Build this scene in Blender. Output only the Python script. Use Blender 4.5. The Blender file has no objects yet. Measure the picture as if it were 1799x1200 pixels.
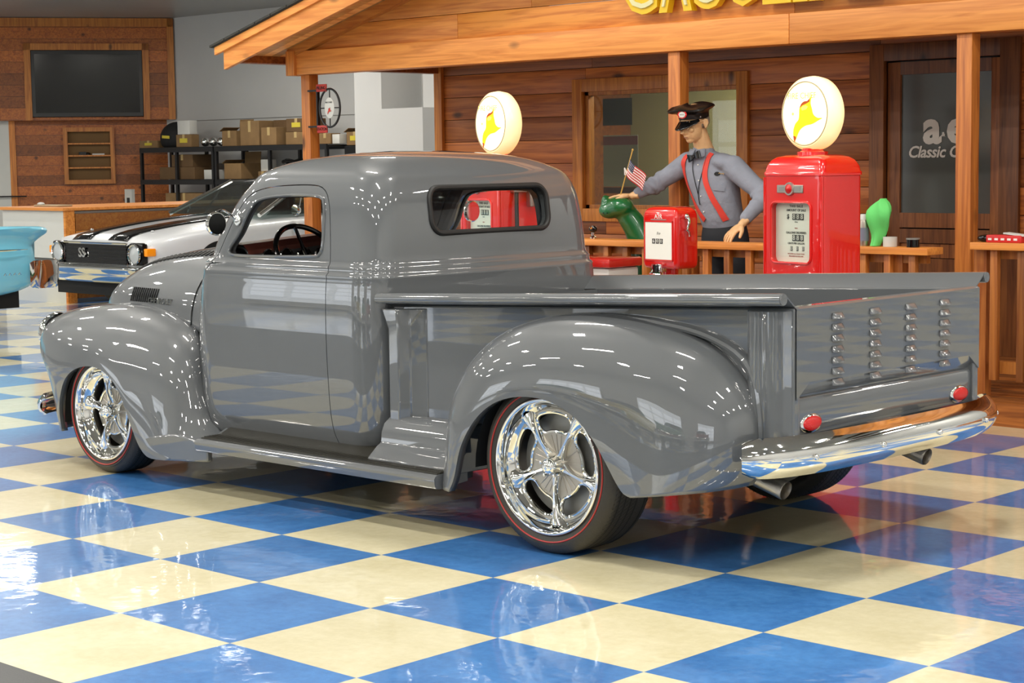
import bpy, bmesh, math, random
from mathutils import Matrix, Vector, noise
from mathutils.bvhtree import BVHTree
random.seed(7)
PI = math.pi
sc = bpy.context.scene
C = sc.collection

# ------------------------------------------------------------------ camera
cam_d = bpy.data.cameras.new('camera'); cam = bpy.data.objects.new('camera', cam_d); C.objects.link(cam)
cam_d.sensor_width = 36.0; cam_d.lens = 3239.86 * 36 / 1799; cam_d.clip_end = 100; cam_d.clip_start = 0.1
_ya, _pi, _ro = 2.33011384, -0.0988196325, -0.0134429563
_f = Vector((math.cos(_pi)*math.cos(_ya), math.cos(_pi)*math.sin(_ya), math.sin(_pi)))
_r = Vector((math.sin(_ya), -math.cos(_ya), 0)); _u = _r.cross(_f)
_r2 = math.cos(_ro)*_r + math.sin(_ro)*_u; _u2 = -math.sin(_ro)*_r + math.cos(_ro)*_u
_m = Matrix(((_r2.x, _u2.x, -_f.x, 5.8892), (_r2.y, _u2.y, -_f.y, -3.5821), (_r2.z, _u2.z, -_f.z, 1.5401), (0, 0, 0, 1)))
cam.matrix_world = _m
sc.camera = cam
sc.view_settings.view_transform = 'Standard'; sc.view_settings.look = 'None'
sc.view_settings.exposure = 0.62; sc.view_settings.gamma = 1.0; sc.view_settings.use_curve_mapping = False
# ------------------------------------------------------------------ world
wd = bpy.data.worlds.new('world'); sc.world = wd; wd.use_nodes = True
wd.node_tree.nodes['Background'].inputs[0].default_value = (0.9, 0.95, 1.0, 1)
wd.node_tree.nodes['Background'].inputs[1].default_value = 0.25

# ------------------------------------------------------------------ materials
def srgb(r, g, b):
    f = lambda c: (c/255/12.92) if c/255 <= 0.04045 else ((c/255+0.055)/1.055)**2.4
    return (f(r), f(g), f(b), 1)
MATS = {}
def mat(name, col=(128,128,128), rough=0.5, metal=0.0, coat=0.0, emit=None, es=1.0, bump=0.0, bscale=60, var=0.0, vscale=6, spec=0.5, coat_rough=0.03, trans=0.0):
    m = bpy.data.materials.new(name); m.use_nodes = True; nt = m.node_tree; b = nt.nodes['Principled BSDF']
    b.inputs['Base Color'].default_value = srgb(*col); b.inputs['Roughness'].default_value = rough
    b.inputs['Metallic'].default_value = metal; b.inputs['Coat Weight'].default_value = coat
    b.inputs['Coat Roughness'].default_value = coat_rough; b.inputs['Specular IOR Level'].default_value = spec
    b.inputs['Transmission Weight'].default_value = trans
    if emit:
        b.inputs['Emission Color'].default_value = srgb(*emit); b.inputs['Emission Strength'].default_value = es
    tc = nt.nodes.new('ShaderNodeTexCoord')
    n = nt.nodes.new('ShaderNodeTexNoise'); n.inputs['Scale'].default_value = vscale; n.inputs['Detail'].default_value = 4
    nt.links.new(tc.outputs['Object'], n.inputs['Vector'])
    mr = nt.nodes.new('ShaderNodeMix'); mr.data_type = 'RGBA'; mr.blend_type = 'MULTIPLY'
    mp = nt.nodes.new('ShaderNodeMapRange'); mp.inputs[1].default_value = 0.3; mp.inputs[2].default_value = 0.7
    mp.inputs[3].default_value = 1 - max(var, 0.03); mp.inputs[4].default_value = 1
    nt.links.new(n.outputs['Fac'], mp.inputs[0])
    mr.inputs['Factor'].default_value = 1; mr.inputs['A'].default_value = srgb(*col)
    nt.links.new(mp.outputs[0], mr.inputs['B']); nt.links.new(mr.outputs['Result'], b.inputs['Base Color'])
    if bump:
        n2 = nt.nodes.new('ShaderNodeTexNoise'); n2.inputs['Scale'].default_value = bscale; n2.inputs['Detail'].default_value = 3
        nt.links.new(tc.outputs['Object'], n2.inputs['Vector'])
        bp = nt.nodes.new('ShaderNodeBump'); bp.inputs['Strength'].default_value = bump; bp.inputs['Distance'].default_value = 0.01
        nt.links.new(n2.outputs['Fac'], bp.inputs['Height']); nt.links.new(bp.outputs['Normal'], b.inputs['Normal'])
    MATS[name] = m; return m
def wood(name, light, dark, axis='x', rough=0.45, knots=True, gs=1.0):
    m = bpy.data.materials.new(name); m.use_nodes = True; nt = m.node_tree; N = nt.nodes; L = nt.links; b = N['Principled BSDF']
    tc = N.new('ShaderNodeTexCoord'); at = N.new('ShaderNodeAttribute'); at.attribute_name = 'tone'
    off = N.new('ShaderNodeVectorMath'); off.operation = 'MULTIPLY'; off.inputs[1].default_value = (7.3, 3.1, 5.7)
    L.new(at.outputs['Fac'], off.inputs[0])
    ad = N.new('ShaderNodeVectorMath'); ad.operation = 'ADD'; L.new(tc.outputs['Object'], ad.inputs[0]); L.new(off.outputs[0], ad.inputs[1])
    mpg = N.new('ShaderNodeMapping'); s = {'x': (0.9, 16, 16), 'y': (16, 0.9, 16), 'z': (16, 16, 0.9)}[axis]
    mpg.inputs['Scale'].default_value = [v*gs for v in s]; L.new(ad.outputs[0], mpg.inputs['Vector'])
    n = N.new('ShaderNodeTexNoise'); n.inputs['Scale'].default_value = 1.6; n.inputs['Detail'].default_value = 7; n.inputs['Distortion'].default_value = 1.2
    L.new(mpg.outputs[0], n.inputs['Vector'])
    cr = N.new('ShaderNodeValToRGB'); e = cr.color_ramp.elements
    e[0].position = 0.33; e[0].color = srgb(*dark); e[1].position = 0.62; e[1].color = srgb(*light)
    L.new(n.outputs['Fac'], cr.inputs[0])
    # plank tone
    mt = N.new('ShaderNodeMapRange'); mt.inputs[3].default_value = 0.50; mt.inputs[4].default_value = 1.28; L.new(at.outputs['Fac'], mt.inputs[0])
    mx = N.new('ShaderNodeMix'); mx.data_type = 'RGBA'; mx.blend_type = 'MULTIPLY'; mx.inputs['Factor'].default_value = 1
    L.new(cr.outputs[0], mx.inputs['A']); L.new(mt.outputs[0], mx.inputs['B'])
    out = mx.outputs['Result']
    if knots:
        mk = N.new('ShaderNodeMapping'); k = {'x': (1.7, 3.6, 3.6), 'y': (3.6, 1.7, 3.6), 'z': (3.6, 3.6, 1.7)}[axis]
        mk.inputs['Scale'].default_value = k; L.new(ad.outputs[0], mk.inputs['Vector'])
        v = N.new('ShaderNodeTexVoronoi'); v.inputs['Scale'].default_value = 1.0; L.new(mk.outputs[0], v.inputs['Vector'])
        mrk = N.new('ShaderNodeMapRange'); mrk.inputs[1].default_value = 0.05; mrk.inputs[2].default_value = 0.14; mrk.inputs[3].default_value = 0.25; mrk.inputs[4].default_value = 1
        L.new(v.outputs['Distance'], mrk.inputs[0])
        m2 = N.new('ShaderNodeMix'); m2.data_type = 'RGBA'; m2.blend_type = 'MULTIPLY'; m2.inputs['Factor'].default_value = 1
        L.new(out, m2.inputs['A']); L.new(mrk.outputs[0], m2.inputs['B']); out = m2.outputs['Result']
    L.new(out, b.inputs['Base Color']); b.inputs['Roughness'].default_value = rough
    bp = N.new('ShaderNodeBump'); bp.inputs['Strength'].default_value = 0.25; bp.inputs['Distance'].default_value = 0.004
    L.new(n.outputs['Fac'], bp.inputs['Height']); L.new(bp.outputs['Normal'], b.inputs['Normal'])
    MATS[name] = m; return m
def glass(name, tint=(200,215,210), dens=0.25, rough=0.0):
    m = bpy.data.materials.new(name); m.use_nodes = True; nt = m.node_tree; N = nt.nodes; L = nt.links
    N.remove(N['Principled BSDF']); o = N['Material Output']
    t = N.new('ShaderNodeBsdfTransparent'); t.inputs[0].default_value = srgb(*tint)
    d = N.new('ShaderNodeBsdfDiffuse'); d.inputs[0].default_value = srgb(90, 92, 88)
    g = N.new('ShaderNodeBsdfGlossy'); g.inputs['Roughness'].default_value = rough
    ge = N.new('ShaderNodeNewGeometry'); dt = N.new('ShaderNodeVectorMath'); dt.operation = 'DOT_PRODUCT'
    L.new(ge.outputs['Incoming'], dt.inputs[0]); L.new(ge.outputs['Normal'], dt.inputs[1])
    def mm(op, a, b_=None):
        q = N.new('ShaderNodeMath'); q.operation = op
        for i_, v_ in enumerate((a, b_)):
            if v_ is None: continue
            if isinstance(v_, float): q.inputs[i_].default_value = v_
            else: L.new(v_, q.inputs[i_])
        return q.outputs[0]
    fr_ = mm('ADD', mm('MULTIPLY', mm('POWER', mm('SUBTRACT', 1.0, mm('ABSOLUTE', dt.outputs['Value'])), 5.0), .95), .045)
    m1 = N.new('ShaderNodeMixShader'); m1.inputs[0].default_value = dens; L.new(t.outputs[0], m1.inputs[1]); L.new(d.outputs[0], m1.inputs[2])
    m2 = N.new('ShaderNodeMixShader'); L.new(fr_, m2.inputs[0]); L.new(m1.outputs[0], m2.inputs[1]); L.new(g.outputs[0], m2.inputs[2])
    L.new(m2.outputs[0], o.inputs[0]); MATS[name] = m; return m

PAINT = mat('truck_paint', (88,91,94), 0.4, 0.0, 1.0, coat_rough=0.012, var=0.0, spec=.3)
PAINT.node_tree.nodes['Principled BSDF'].inputs['Coat IOR'].default_value = 1.75
CHROME = mat('chrome', (235,235,232), 0.05, 1.0)
ALU = mat('brushed_aluminium', (178,172,162), 0.32, 1.0, bump=0.15, bscale=300)
DARK = mat('dark_rubber', (22,22,22), 0.55)
BLACK = mat('black_gloss', (12,12,13), 0.15)
TYRE = mat('tyre_rubber', (54,51,46), 0.5, bump=0.2, bscale=120, spec=0.35)
REDLINE = mat('red_line_rubber', (160,40,34), 0.5)
UNDER = mat('underbody', (14,14,14), 0.7)
STEPM = mat('step_rubber', (40,38,30), 0.35, var=0.2)
REDP = mat('pump_red', (214,16,8), 0.25, 0, 1.0, coat_rough=0.02)
REDL = mat('tail_lens', (205,12,10), 0.15, 0, 0.2, bump=0.3, bscale=250)
INTER = mat('interior_leather', (92,44,34), 0.4)
DASH = mat('dash_grey', (52,54,54), 0.3, 0, 0.6)
WHITEW = mat('painted_drywall', (200,200,198), 0.75, var=0.05, vscale=1.2, bump=0.05, bscale=40)
WHITEP = mat('white_panel', (208,208,202), 0.5)
CEIL = mat('ceiling_panel', (150,150,146), 0.35, var=0.12, vscale=0.8)
CEILHI = mat('high_ceiling', (150,148,142), 0.8, var=0.1)
DIAL = mat('dial_plate', (240,238,228), 0.4)
INK = mat('printing_ink', (48,46,44), 0.6)
INKR = mat('printing_red', (168,52,44), 0.6)
SHIRT = mat('blue_grey_shirt', (142,147,160), 0.85, bump=0.6, bscale=22, var=0.12, vscale=9)
SKIN = mat('mannequin_skin', (226,182,132), 0.45, var=0.12, vscale=25, bump=0.15, bscale=60)
SUSP = mat('red_suspender', (216,62,48), 0.6)
TROUS = mat('dark_trousers', (34,36,42), 0.8)
CAPM = mat('black_cap', (20,21,21), 0.3)
GREEN = mat('green_painted_statue', (14,104,52), 0.28, 0, 0.6, var=0.25, vscale=8)
LIME = mat('lime_cloth', (104,214,112), 0.7, bump=0.3, bscale=30)
CARD = mat('cardboard', (138,108,70), 0.8, var=0.2)
CARD2 = mat('dark_cardboard', (104,78,48), 0.8, var=0.25)
PAPER = mat('white_paper', (205,204,198), 0.7)
TAPEY = mat('yellow_tape', (205,186,60), 0.6)
STEELB = mat('black_steel', (20,20,22), 0.4)
CYAN = mat('cyan_paint', (124,204,230), 0.3, 0, 1.0, coat_rough=0.02)
WCAR = mat('white_car_paint', (225,228,232), 0.3, 0, 1.0, coat_rough=0.02)
AMBER = mat('amber_lens', (240,140,20), 0.2, emit=(250,150,20), es=0.15)
LENS = mat('lamp_lens', (205,210,212), 0.12, 0.3, 1.0, bump=0.3, bscale=150)
YELLOW = mat('yellow_channel', (232,190,20), 0.35, 0, 0.5)
TUBEG = mat('glass_tube', (225,220,170), 0.15, 0, 0.8)
SHINGLE = mat('roof_shingle', (60,58,52), 0.9, bump=0.6, bscale=80, var=0.3)
TVS = mat('tv_screen', (14,14,11), 0.12, spec=.35)
TVF = mat('tv_frame', (10,10,11), 0.35)
ASPH = mat('dark_speckled_floor', (58,60,62), 0.45, var=0.35, vscale=160)
LETTER = mat('etched_letters', (214,208,198), 0.6)
GREYM = mat('grey_metal', (150,150,146), 0.4, 0.5)
GLOBE = mat('globe_glass', (255,244,214), 0.2, emit=(255,208,122), es=.46)
GRIM = mat('globe_seam', (150,138,104), 0.5)
GLOBEF = mat('globe_face', (255,255,250), 0.2, emit=(255,250,232), es=.60)
GLOBEY = mat('globe_hat_yellow', (250,220,20), 0.3, emit=(250,205,8), es=.42)
GLOBEP = mat('globe_pale_print', (236,214,110), 0.3, emit=(232,206,90), es=.28)
GLOBER = mat('globe_hat_red', (170,70,10), 0.3, emit=(175,65,8), es=0.3)
NAVY = mat('flag_navy', (60,62,88), 0.8); FRED = mat('flag_red', (198,52,56), 0.8); FWHITE = mat('flag_white', (235,228,222), 0.8)
GOLDW = mat('stick_wood', (205,165,80), 0.5)
CED = wood('cedar_boards', (208,136,58), (176,100,36), 'x')
CEDB = wood('cedar_boards_back', (184,106,44), (140,70,24), 'x')
CEDY = wood('cedar_soffit', (238,178,104), (206,134,66), 'y', knots=False)
CEDZ = wood('cedar_posts', (190,116,50), (150,80,30), 'z')
CEDD = wood('cedar_door', (150,90,44), (106,56,22), 'z')
CEDT = wood('cedar_trim', (204,130,54), (166,94,34), 'z')
CEDF = wood('cedar_fascia', (222,146,70), (194,116,48), 'x')
DECK = wood('deck_boards', (168,100,42), (116,62,22), 'x')
GL = glass('clear_glass', (250,252,250), 0.0)
GLT = glass('tinted_car_glass', (150,168,166), 0.10)
GLF = glass('frosted_door_glass', (80,82,80), 0.9, 0.12)
GLW = glass('office_window_glass', (220,222,214), 0.10)

def floor_material():
    m = bpy.data.materials.new('checker_tiles'); m.use_nodes = True; nt = m.node_tree; N = nt.nodes; L = nt.links; b = N['Principled BSDF']
    tc = N.new('ShaderNodeTexCoord'); sp = N.new('ShaderNodeSeparateXYZ'); L.new(tc.outputs['Object'], sp.inputs[0])
    T = 0.6096
    def M(op, a, bb=None):
        n = N.new('ShaderNodeMath'); n.operation = op
        for i, v in enumerate((a, bb)):
            if v is None: continue
            if isinstance(v, (int, float)): n.inputs[i].default_value = v
            else: L.new(v, n.inputs[i])
        return n.outputs[0]
    fx = M('FLOOR', M('DIVIDE', sp.outputs[0], T)); fy = M('FLOOR', M('DIVIDE', sp.outputs[1], T))
    par = M('FLOORED_MODULO', M('ADD', fx, fy), 2.0)
    cb = N.new('ShaderNodeCombineXYZ'); L.new(fx, cb.inputs[0]); L.new(fy, cb.inputs[1])
    wn = N.new('ShaderNodeTexWhiteNoise'); wn.noise_dimensions = '2D'; L.new(cb.outputs[0], wn.inputs['Vector'])
    n1 = N.new('ShaderNodeTexNoise'); n1.inputs['Scale'].default_value = 26; n1.inputs['Detail'].default_value = 8; n1.inputs['Roughness'].default_value = 0.7
    n2 = N.new('ShaderNodeTexNoise'); n2.inputs['Scale'].default_value = 3.2; n2.inputs['Detail'].default_value = 5
    L.new(tc.outputs['Object'], n1.inputs['Vector']); L.new(tc.outputs['Object'], n2.inputs['Vector'])
    def ramp(fac, c0, c1, p0=0.32, p1=0.68):
        r = N.new('ShaderNodeValToRGB'); r.color_ramp.elements[0].position = p0; r.color_ramp.elements[1].position = p1
        r.color_ramp.elements[0].color = srgb(*c0); r.color_ramp.elements[1].color = srgb(*c1); L.new(fac, r.inputs[0]); return r.outputs[0]
    mixf = M('ADD', M('MULTIPLY', n1.outputs['Fac'], 0.55), M('MULTIPLY', n2.outputs['Fac'], 0.45))
    blue = ramp(mixf, (42,96,160), (76,138,204)); cream = ramp(mixf, (206,196,156), (230,222,190))
    mx = N.new('ShaderNodeMix'); mx.data_type = 'RGBA'; L.new(par, mx.inputs['Factor']); L.new(cream, mx.inputs['A']); L.new(blue, mx.inputs['B'])
    tv = N.new('ShaderNodeMapRange'); tv.inputs[3].default_value = 0.9; tv.inputs[4].default_value = 1.03; L.new(wn.outputs['Value'], tv.inputs[0])
    m2 = N.new('ShaderNodeMix'); m2.data_type = 'RGBA'; m2.blend_type = 'MULTIPLY'; m2.inputs['Factor'].default_value = 1
    L.new(mx.outputs['Result'], m2.inputs['A']); L.new(tv.outputs[0], m2.inputs['B'])
    L.new(m2.outputs['Result'], b.inputs['Base Color'])
    b.inputs['Roughness'].default_value = 0.35; b.inputs['Coat Weight'].default_value = 0.9; b.inputs['Coat Roughness'].default_value = 0.05
    bp = N.new('ShaderNodeBump'); bp.inputs['Strength'].default_value = 0.06; bp.inputs['Distance'].default_value = 0.02
    n3 = N.new('ShaderNodeTexNoise'); n3.inputs['Scale'].default_value = 9; L.new(tc.outputs['Object'], n3.inputs['Vector'])
    L.new(n3.outputs['Fac'], bp.inputs['Height']); L.new(bp.outputs['Normal'], b.inputs['Normal']); L.new(bp.outputs['Normal'], b.inputs['Coat Normal'])
    return m
FLOORM = floor_material()

# ------------------------------------------------------------------ helpers
WM = {}
def link(o, parent=None, recenter=True):
    C.objects.link(o)
    if parent is not None:
        o.parent = parent; o.matrix_parent_inverse = WM[parent.name].inverted(); WM[o.name] = Matrix.Identity(4)
    else: WM[o.name] = Matrix.Identity(4)
    return o
def tag(o, label=None, cat=None, group=None, kind=None):
    if label: o['label'] = label
    if cat: o['category'] = cat
    if group: o['group'] = group
    if kind: o['kind'] = kind
    return o
def empty(name, loc, label=None, cat=None, group=None):
    o = bpy.data.objects.new(name, None); C.objects.link(o); o.location = loc; o.empty_display_size = 0.1
    WM[o.name] = Matrix.Translation(Vector(loc)); return tag(o, label, cat, group)
def dup(root, loc, label=None, group=None, rz=0):
    r = root.copy(); C.objects.link(r); r.location = loc; r.rotation_euler = (0, 0, rz)
    if label: r['label'] = label
    if group: r['group'] = group
    for ch in list(root.children):
        c = ch.copy(); C.objects.link(c); c.parent = r
        for g in list(ch.children):
            d = g.copy(); C.objects.link(d); d.parent = c
    return r
def catmull(pts, n, closed=False):
    P = [Vector(p) for p in pts]; m = len(P); out = []
    segs = m if closed else m-1
    L = []
    def ev(i, t):
        g = (lambda k: P[k % m]) if closed else (lambda k: P[max(0, min(m-1, k))])
        a, b, c, d = g(i-1), g(i), g(i+1), g(i+2)
        if not closed and i == 0: a = b*2-c
        if not closed and i == m-2: d = c*2-b
        return 0.5*((2*b)+(c-a)*t+(2*a-5*b+4*c-d)*t*t+(3*b-a-3*c+d)*t*t*t)
    fine = [ev(i, k/12) for i in range(segs) for k in range(12)]
    if not closed: fine.append(P[-1].copy())
    else: fine.append(fine[0].copy())
    acc = [0]
    for i in range(1, len(fine)): acc.append(acc[-1]+(fine[i]-fine[i-1]).length)
    j = 0
    cnt = n if not closed else n+1
    for k in range(cnt):
        s = acc[-1]*k/(cnt-1)
        while j < len(acc)-2 and acc[j+1] < s: j += 1
        dlt = acc[j+1]-acc[j]; t = 0 if dlt < 1e-12 else (s-acc[j])/dlt
        out.append(fine[j].lerp(fine[j+1], min(1, t)))
    return out[:-1] if closed else out
class MB:
    def __init__(s): s.v = []; s.f = []; s.t = []
    def add(s, vs, fs, tone=None):
        o = len(s.v); s.v += [tuple(v) for v in vs]; s.f += [tuple(i+o for i in f) for f in fs]
        s.t += [tone if tone is not None else 0.5]*len(fs); return s
    def box(s, c, d, R=None, tone=None, bev=0.0):
        bm = bmesh.new(); bmesh.ops.create_cube(bm, size=1)
        for v in bm.verts: v.co = Vector((v.co.x*d[0], v.co.y*d[1], v.co.z*d[2]))
        if bev > 0: bmesh.ops.bevel(bm, geom=bm.edges[:], offset=bev, segments=2, affect='EDGES', profile=0.5)
        M_ = Matrix.Translation(Vector(c)) @ (R.to_4x4() if R else Matrix.Identity(4))
        bm.transform(M_); bm.verts.index_update()
        s.add([v.co.copy() for v in bm.verts], [[v.index for v in f.verts] for f in bm.faces], tone); bm.free(); return s
    def b2(s, a, b, **k):
        return s.box([(a[i]+b[i])/2 for i in range(3)], [abs(b[i]-a[i]) for i in range(3)], **k)
    def tube(s, path, r, seg=10, closed=False, caps=True, flat=1.0):
        P = [Vector(p) for p in path]; n = len(P); rings = []
        rr = r if isinstance(r, (list, tuple)) else [r]*n
        up = None
        for i in range(n):
            if closed: t = P[(i+1) % n]-P[i-1]
            else: t = P[min(n-1, i+1)]-P[max(0, i-1)]
            t.normalize()
            if up is None:
                up = Vector((0, 0, 1)) if abs(t.z) < 0.9 else Vector((1, 0, 0))
            a = t.cross(up)
            if a.length < 1e-6: a = t.cross(Vector((0.3, 1, 0.2)))
            a.normalize(); b = a.cross(t).normalized(); up = b
            rings.append([P[i]+(a*math.cos(2*PI*k/seg)+b*math.sin(2*PI*k/seg)*flat)*rr[i] for k in range(seg)])
        s.loft(rings, closed_u=True, closed_v=closed, caps=caps and not closed); return s
    def loft(s, rings, closed_u=True, closed_v=False, caps=False, tone=None):
        n = len(rings); m = len(rings[0]); vs = [p for r in rings for p in r]; fs = []
        for i in range(n if closed_v else n-1):
            for k in range(m if closed_u else m-1):
                a = i*m+k; b = i*m+(k+1) % m; c = ((i+1) % n)*m+(k+1) % m; d = ((i+1) % n)*m+k
                fs.append((a, b, c, d))
        if caps: fs.append(tuple(range(m))[::-1]); fs.append(tuple((n-1)*m+k for k in range(m)))
        s.add(vs, fs, tone); return s
    def prism(s, poly, axis, a, b, tone=None):
        # poly 2D; axis x: (y,z) ; y: (x,z) ; z: (x,y)
        def P(p, h): return {'x': (h, p[0], p[1]), 'y': (p[0], h, p[1]), 'z': (p[0], p[1], h)}[axis]
        n = len(poly); vs = [P(p, a) for p in poly]+[P(p, b) for p in poly]
        fs = [tuple(range(n)), tuple(range(2*n-1, n-1, -1))]+[(i, i+n, (i+1) % n+n, (i+1) % n) for i in range(n)]
        s.add(vs, fs, tone); return s
    def lathe(s, prof, c=(0, 0, 0), axis='z', seg=48, a0=0, a1=2*PI):
        full = abs(a1-a0-2*PI) < 1e-6; rings = []
        for k in range(seg if full else seg+1):
            a = a0+(a1-a0)*k/seg; ca, sa = math.cos(a), math.sin(a)
            ring = []
            for r, h in prof:
                p = {'z': (r*ca, r*sa, h), 'y': (r*ca, h, r*sa), 'x': (h, r*ca, r*sa)}[axis]
                ring.append(Vector(p)+Vector(c))
            rings.append(ring)
        s.loft(rings, closed_u=False, closed_v=full); return s
    def ell(s, c, r, R=None, seg=20):
        rings = []
        for i in range(seg//2+1):
            th = PI*i/(seg//2)
            if i == 0: th = 0.001
            if i == seg//2: th = PI-0.001
            ring = []
            for k in range(seg):
                ph = 2*PI*k/seg; p = Vector((r[0]*math.sin(th)*math.cos(ph), r[1]*math.sin(th)*math.sin(ph), r[2]*math.cos(th)))
                if R: p = R @ p
                ring.append(p+Vector(c))
            rings.append(ring)
        s.loft(rings, closed_u=True, caps=True); return s
    def xform(s, M_, start=0):
        for i in range(start, len(s.v)): s.v[i] = tuple(M_ @ Vector(s.v[i]))
        return s
    def mesh(s, name):
        me = bpy.data.meshes.new(name); me.from_pydata(s.v, [], s.f); me.validate()
        bm = bmesh.new(); bm.from_mesh(me); bmesh.ops.recalc_face_normals(bm, faces=bm.faces[:]); bm.to_mesh(me); bm.free()
        if len(me.polygons) == len(s.t):
            at = me.attributes.new('tone', 'FLOAT', 'FACE'); at.data.foreach_set('value', s.t)
        return me
    def build(s, name, m, parent=None, smooth=35, bevel=0, sub=0, solid=0, label=None, cat=None, group=None, kind=None, remesh=0, rsm=4):
        me = s.mesh(name); me.materials.append(m)
        if smooth:
            me.shade_smooth()
            if smooth < 180: me.set_sharp_from_angle(angle=math.radians(smooth))
        o = bpy.data.objects.new(name, me)
        if parent is None and kind != 'structure':
            vs = [Vector(v.co) for v in me.vertices]
            c = Vector(((min(v.x for v in vs)+max(v.x for v in vs))/2, (min(v.y for v in vs)+max(v.y for v in vs))/2, min(v.z for v in vs)))
            me.transform(Matrix.Translation(-c)); o.location = c; C.objects.link(o); WM[o.name] = Matrix.Translation(c)
        else: link(o, parent)
        if solid:
            q = o.modifiers.new('solid', 'SOLIDIFY'); q.thickness = solid; q.offset = -1
        if bevel:
            q = o.modifiers.new('bev', 'BEVEL'); q.width = bevel; q.segments = 2; q.limit_method = 'ANGLE'
        if sub:
            q = o.modifiers.new('sub', 'SUBSURF'); q.levels = sub; q.render_levels = sub
        if remesh:
            q = o.modifiers.new('rem', 'REMESH'); q.mode = 'VOXEL'; q.voxel_size = remesh; q.use_smooth_shade = True
            q = o.modifiers.new('sm', 'SMOOTH'); q.iterations = rsm; q.factor = 0.5
        return tag(o, label, cat, group, kind)
def rrect(x0, z0, x1, z1, r, n=6):
    out = []
    for cx, cz, a in ((x1-r, z1-r, 0), (x0+r, z1-r, 90), (x0+r, z0+r, 180), (x1-r, z0+r, 270)):
        for k in range(n+1):
            t = math.radians(a+90*k/n); out.append((cx+r*math.cos(t), cz+r*math.sin(t)))
    return out
def text_mb(body, size, ext=0.002, shear=0.0, align='CENTER', offset=0.0, space=1.0):
    cu = bpy.data.curves.new('lettering', 'FONT'); cu.body = body; cu.size = size; cu.extrude = ext; cu.shear = shear; cu.align_x = align; cu.align_y = 'CENTER'; cu.offset = offset
    cu.resolution_u = 3; cu.space_character = space
    o = bpy.data.objects.new('lettering', cu); C.objects.link(o)
    dg = bpy.context.evaluated_depsgraph_get(); dg.update(); me = bpy.data.meshes.new_from_object(o.evaluated_get(dg))
    mb = MB(); mb.add([v.co.copy() for v in me.vertices], [tuple(p.vertices) for p in me.polygons])
    bpy.data.objects.remove(o); bpy.data.meshes.remove(me); bpy.data.curves.remove(cu); return mb
def frame(origin, right, up):
    r = Vector(right).normalized(); u = Vector(up); u = (u-r*u.dot(r)).normalized(); n = r.cross(u); o = Vector(origin)
    return Matrix(((r.x, u.x, n.x, o.x), (r.y, u.y, n.y, o.y), (r.z, u.z, n.z, o.z), (0, 0, 0, 1)))
def boolean(me_a, cutters, op='DIFFERENCE'):
    oa = bpy.data.objects.new('tmpa', me_a); C.objects.link(oa); tmp = [oa]
    for i, mc in enumerate(cutters):
        oc = bpy.data.objects.new('tmpc', mc); C.objects.link(oc); tmp.append(oc)
        md = oa.modifiers.new('b', 'BOOLEAN'); md.operation = op; md.object = oc; md.solver = 'EXACT'
    dg = bpy.context.evaluated_depsgraph_get(); dg.update()
    me = bpy.data.meshes.new_from_object(oa.evaluated_get(dg))
    for o in tmp: bpy.data.objects.remove(o)
    return me
def set_normals(me, ref_bm_mesh, tol=1e-3):
    """use the smooth normals of the uncut surface wherever the cut mesh still lies on it"""
    rm = ref_bm_mesh; rm.calc_loop_triangles() if hasattr(rm, 'calc_loop_triangles') else None
    vs = [v.co.copy() for v in rm.vertices]; vn = [v.normal.copy() for v in rm.vertices]
    tris = [tuple(t.vertices) for t in rm.loop_triangles]
    bvh = BVHTree.FromPolygons(vs, tris)
    from mathutils.interpolate import poly_3d_calc
    me.shade_smooth(); nl = [None]*len(me.loops)
    for p in me.polygons:
        cen = p.center; loc, nn, idx, d = bvh.find_nearest(cen)
        on = d is not None and d < 0.004 and abs(nn.dot(p.normal)) > 0.93
        for li in p.loop_indices:
            if on:
                co = me.vertices[me.loops[li].vertex_index].co
                loc, nn2, idx, d = bvh.find_nearest(co); t = tris[idx]
                w = poly_3d_calc([vs[i] for i in t], loc); n = vn[t[0]]*w[0]+vn[t[1]]*w[1]+vn[t[2]]*w[2]
                if n.dot(p.normal) < 0: n = -n
                if n.dot(p.normal) < 0.5: n = p.normal.copy()
            else: n = p.normal.copy()
            nl[li] = n.normalized()
    me.normals_split_custom_set([tuple(n) for n in nl])
def mesh_obj(name, me, m, parent=None):
    me.name = name
    if not me.materials: me.materials.append(m)
    else: me.materials[0] = m
    o = bpy.data.objects.new(name, me); return link(o, parent)

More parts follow.
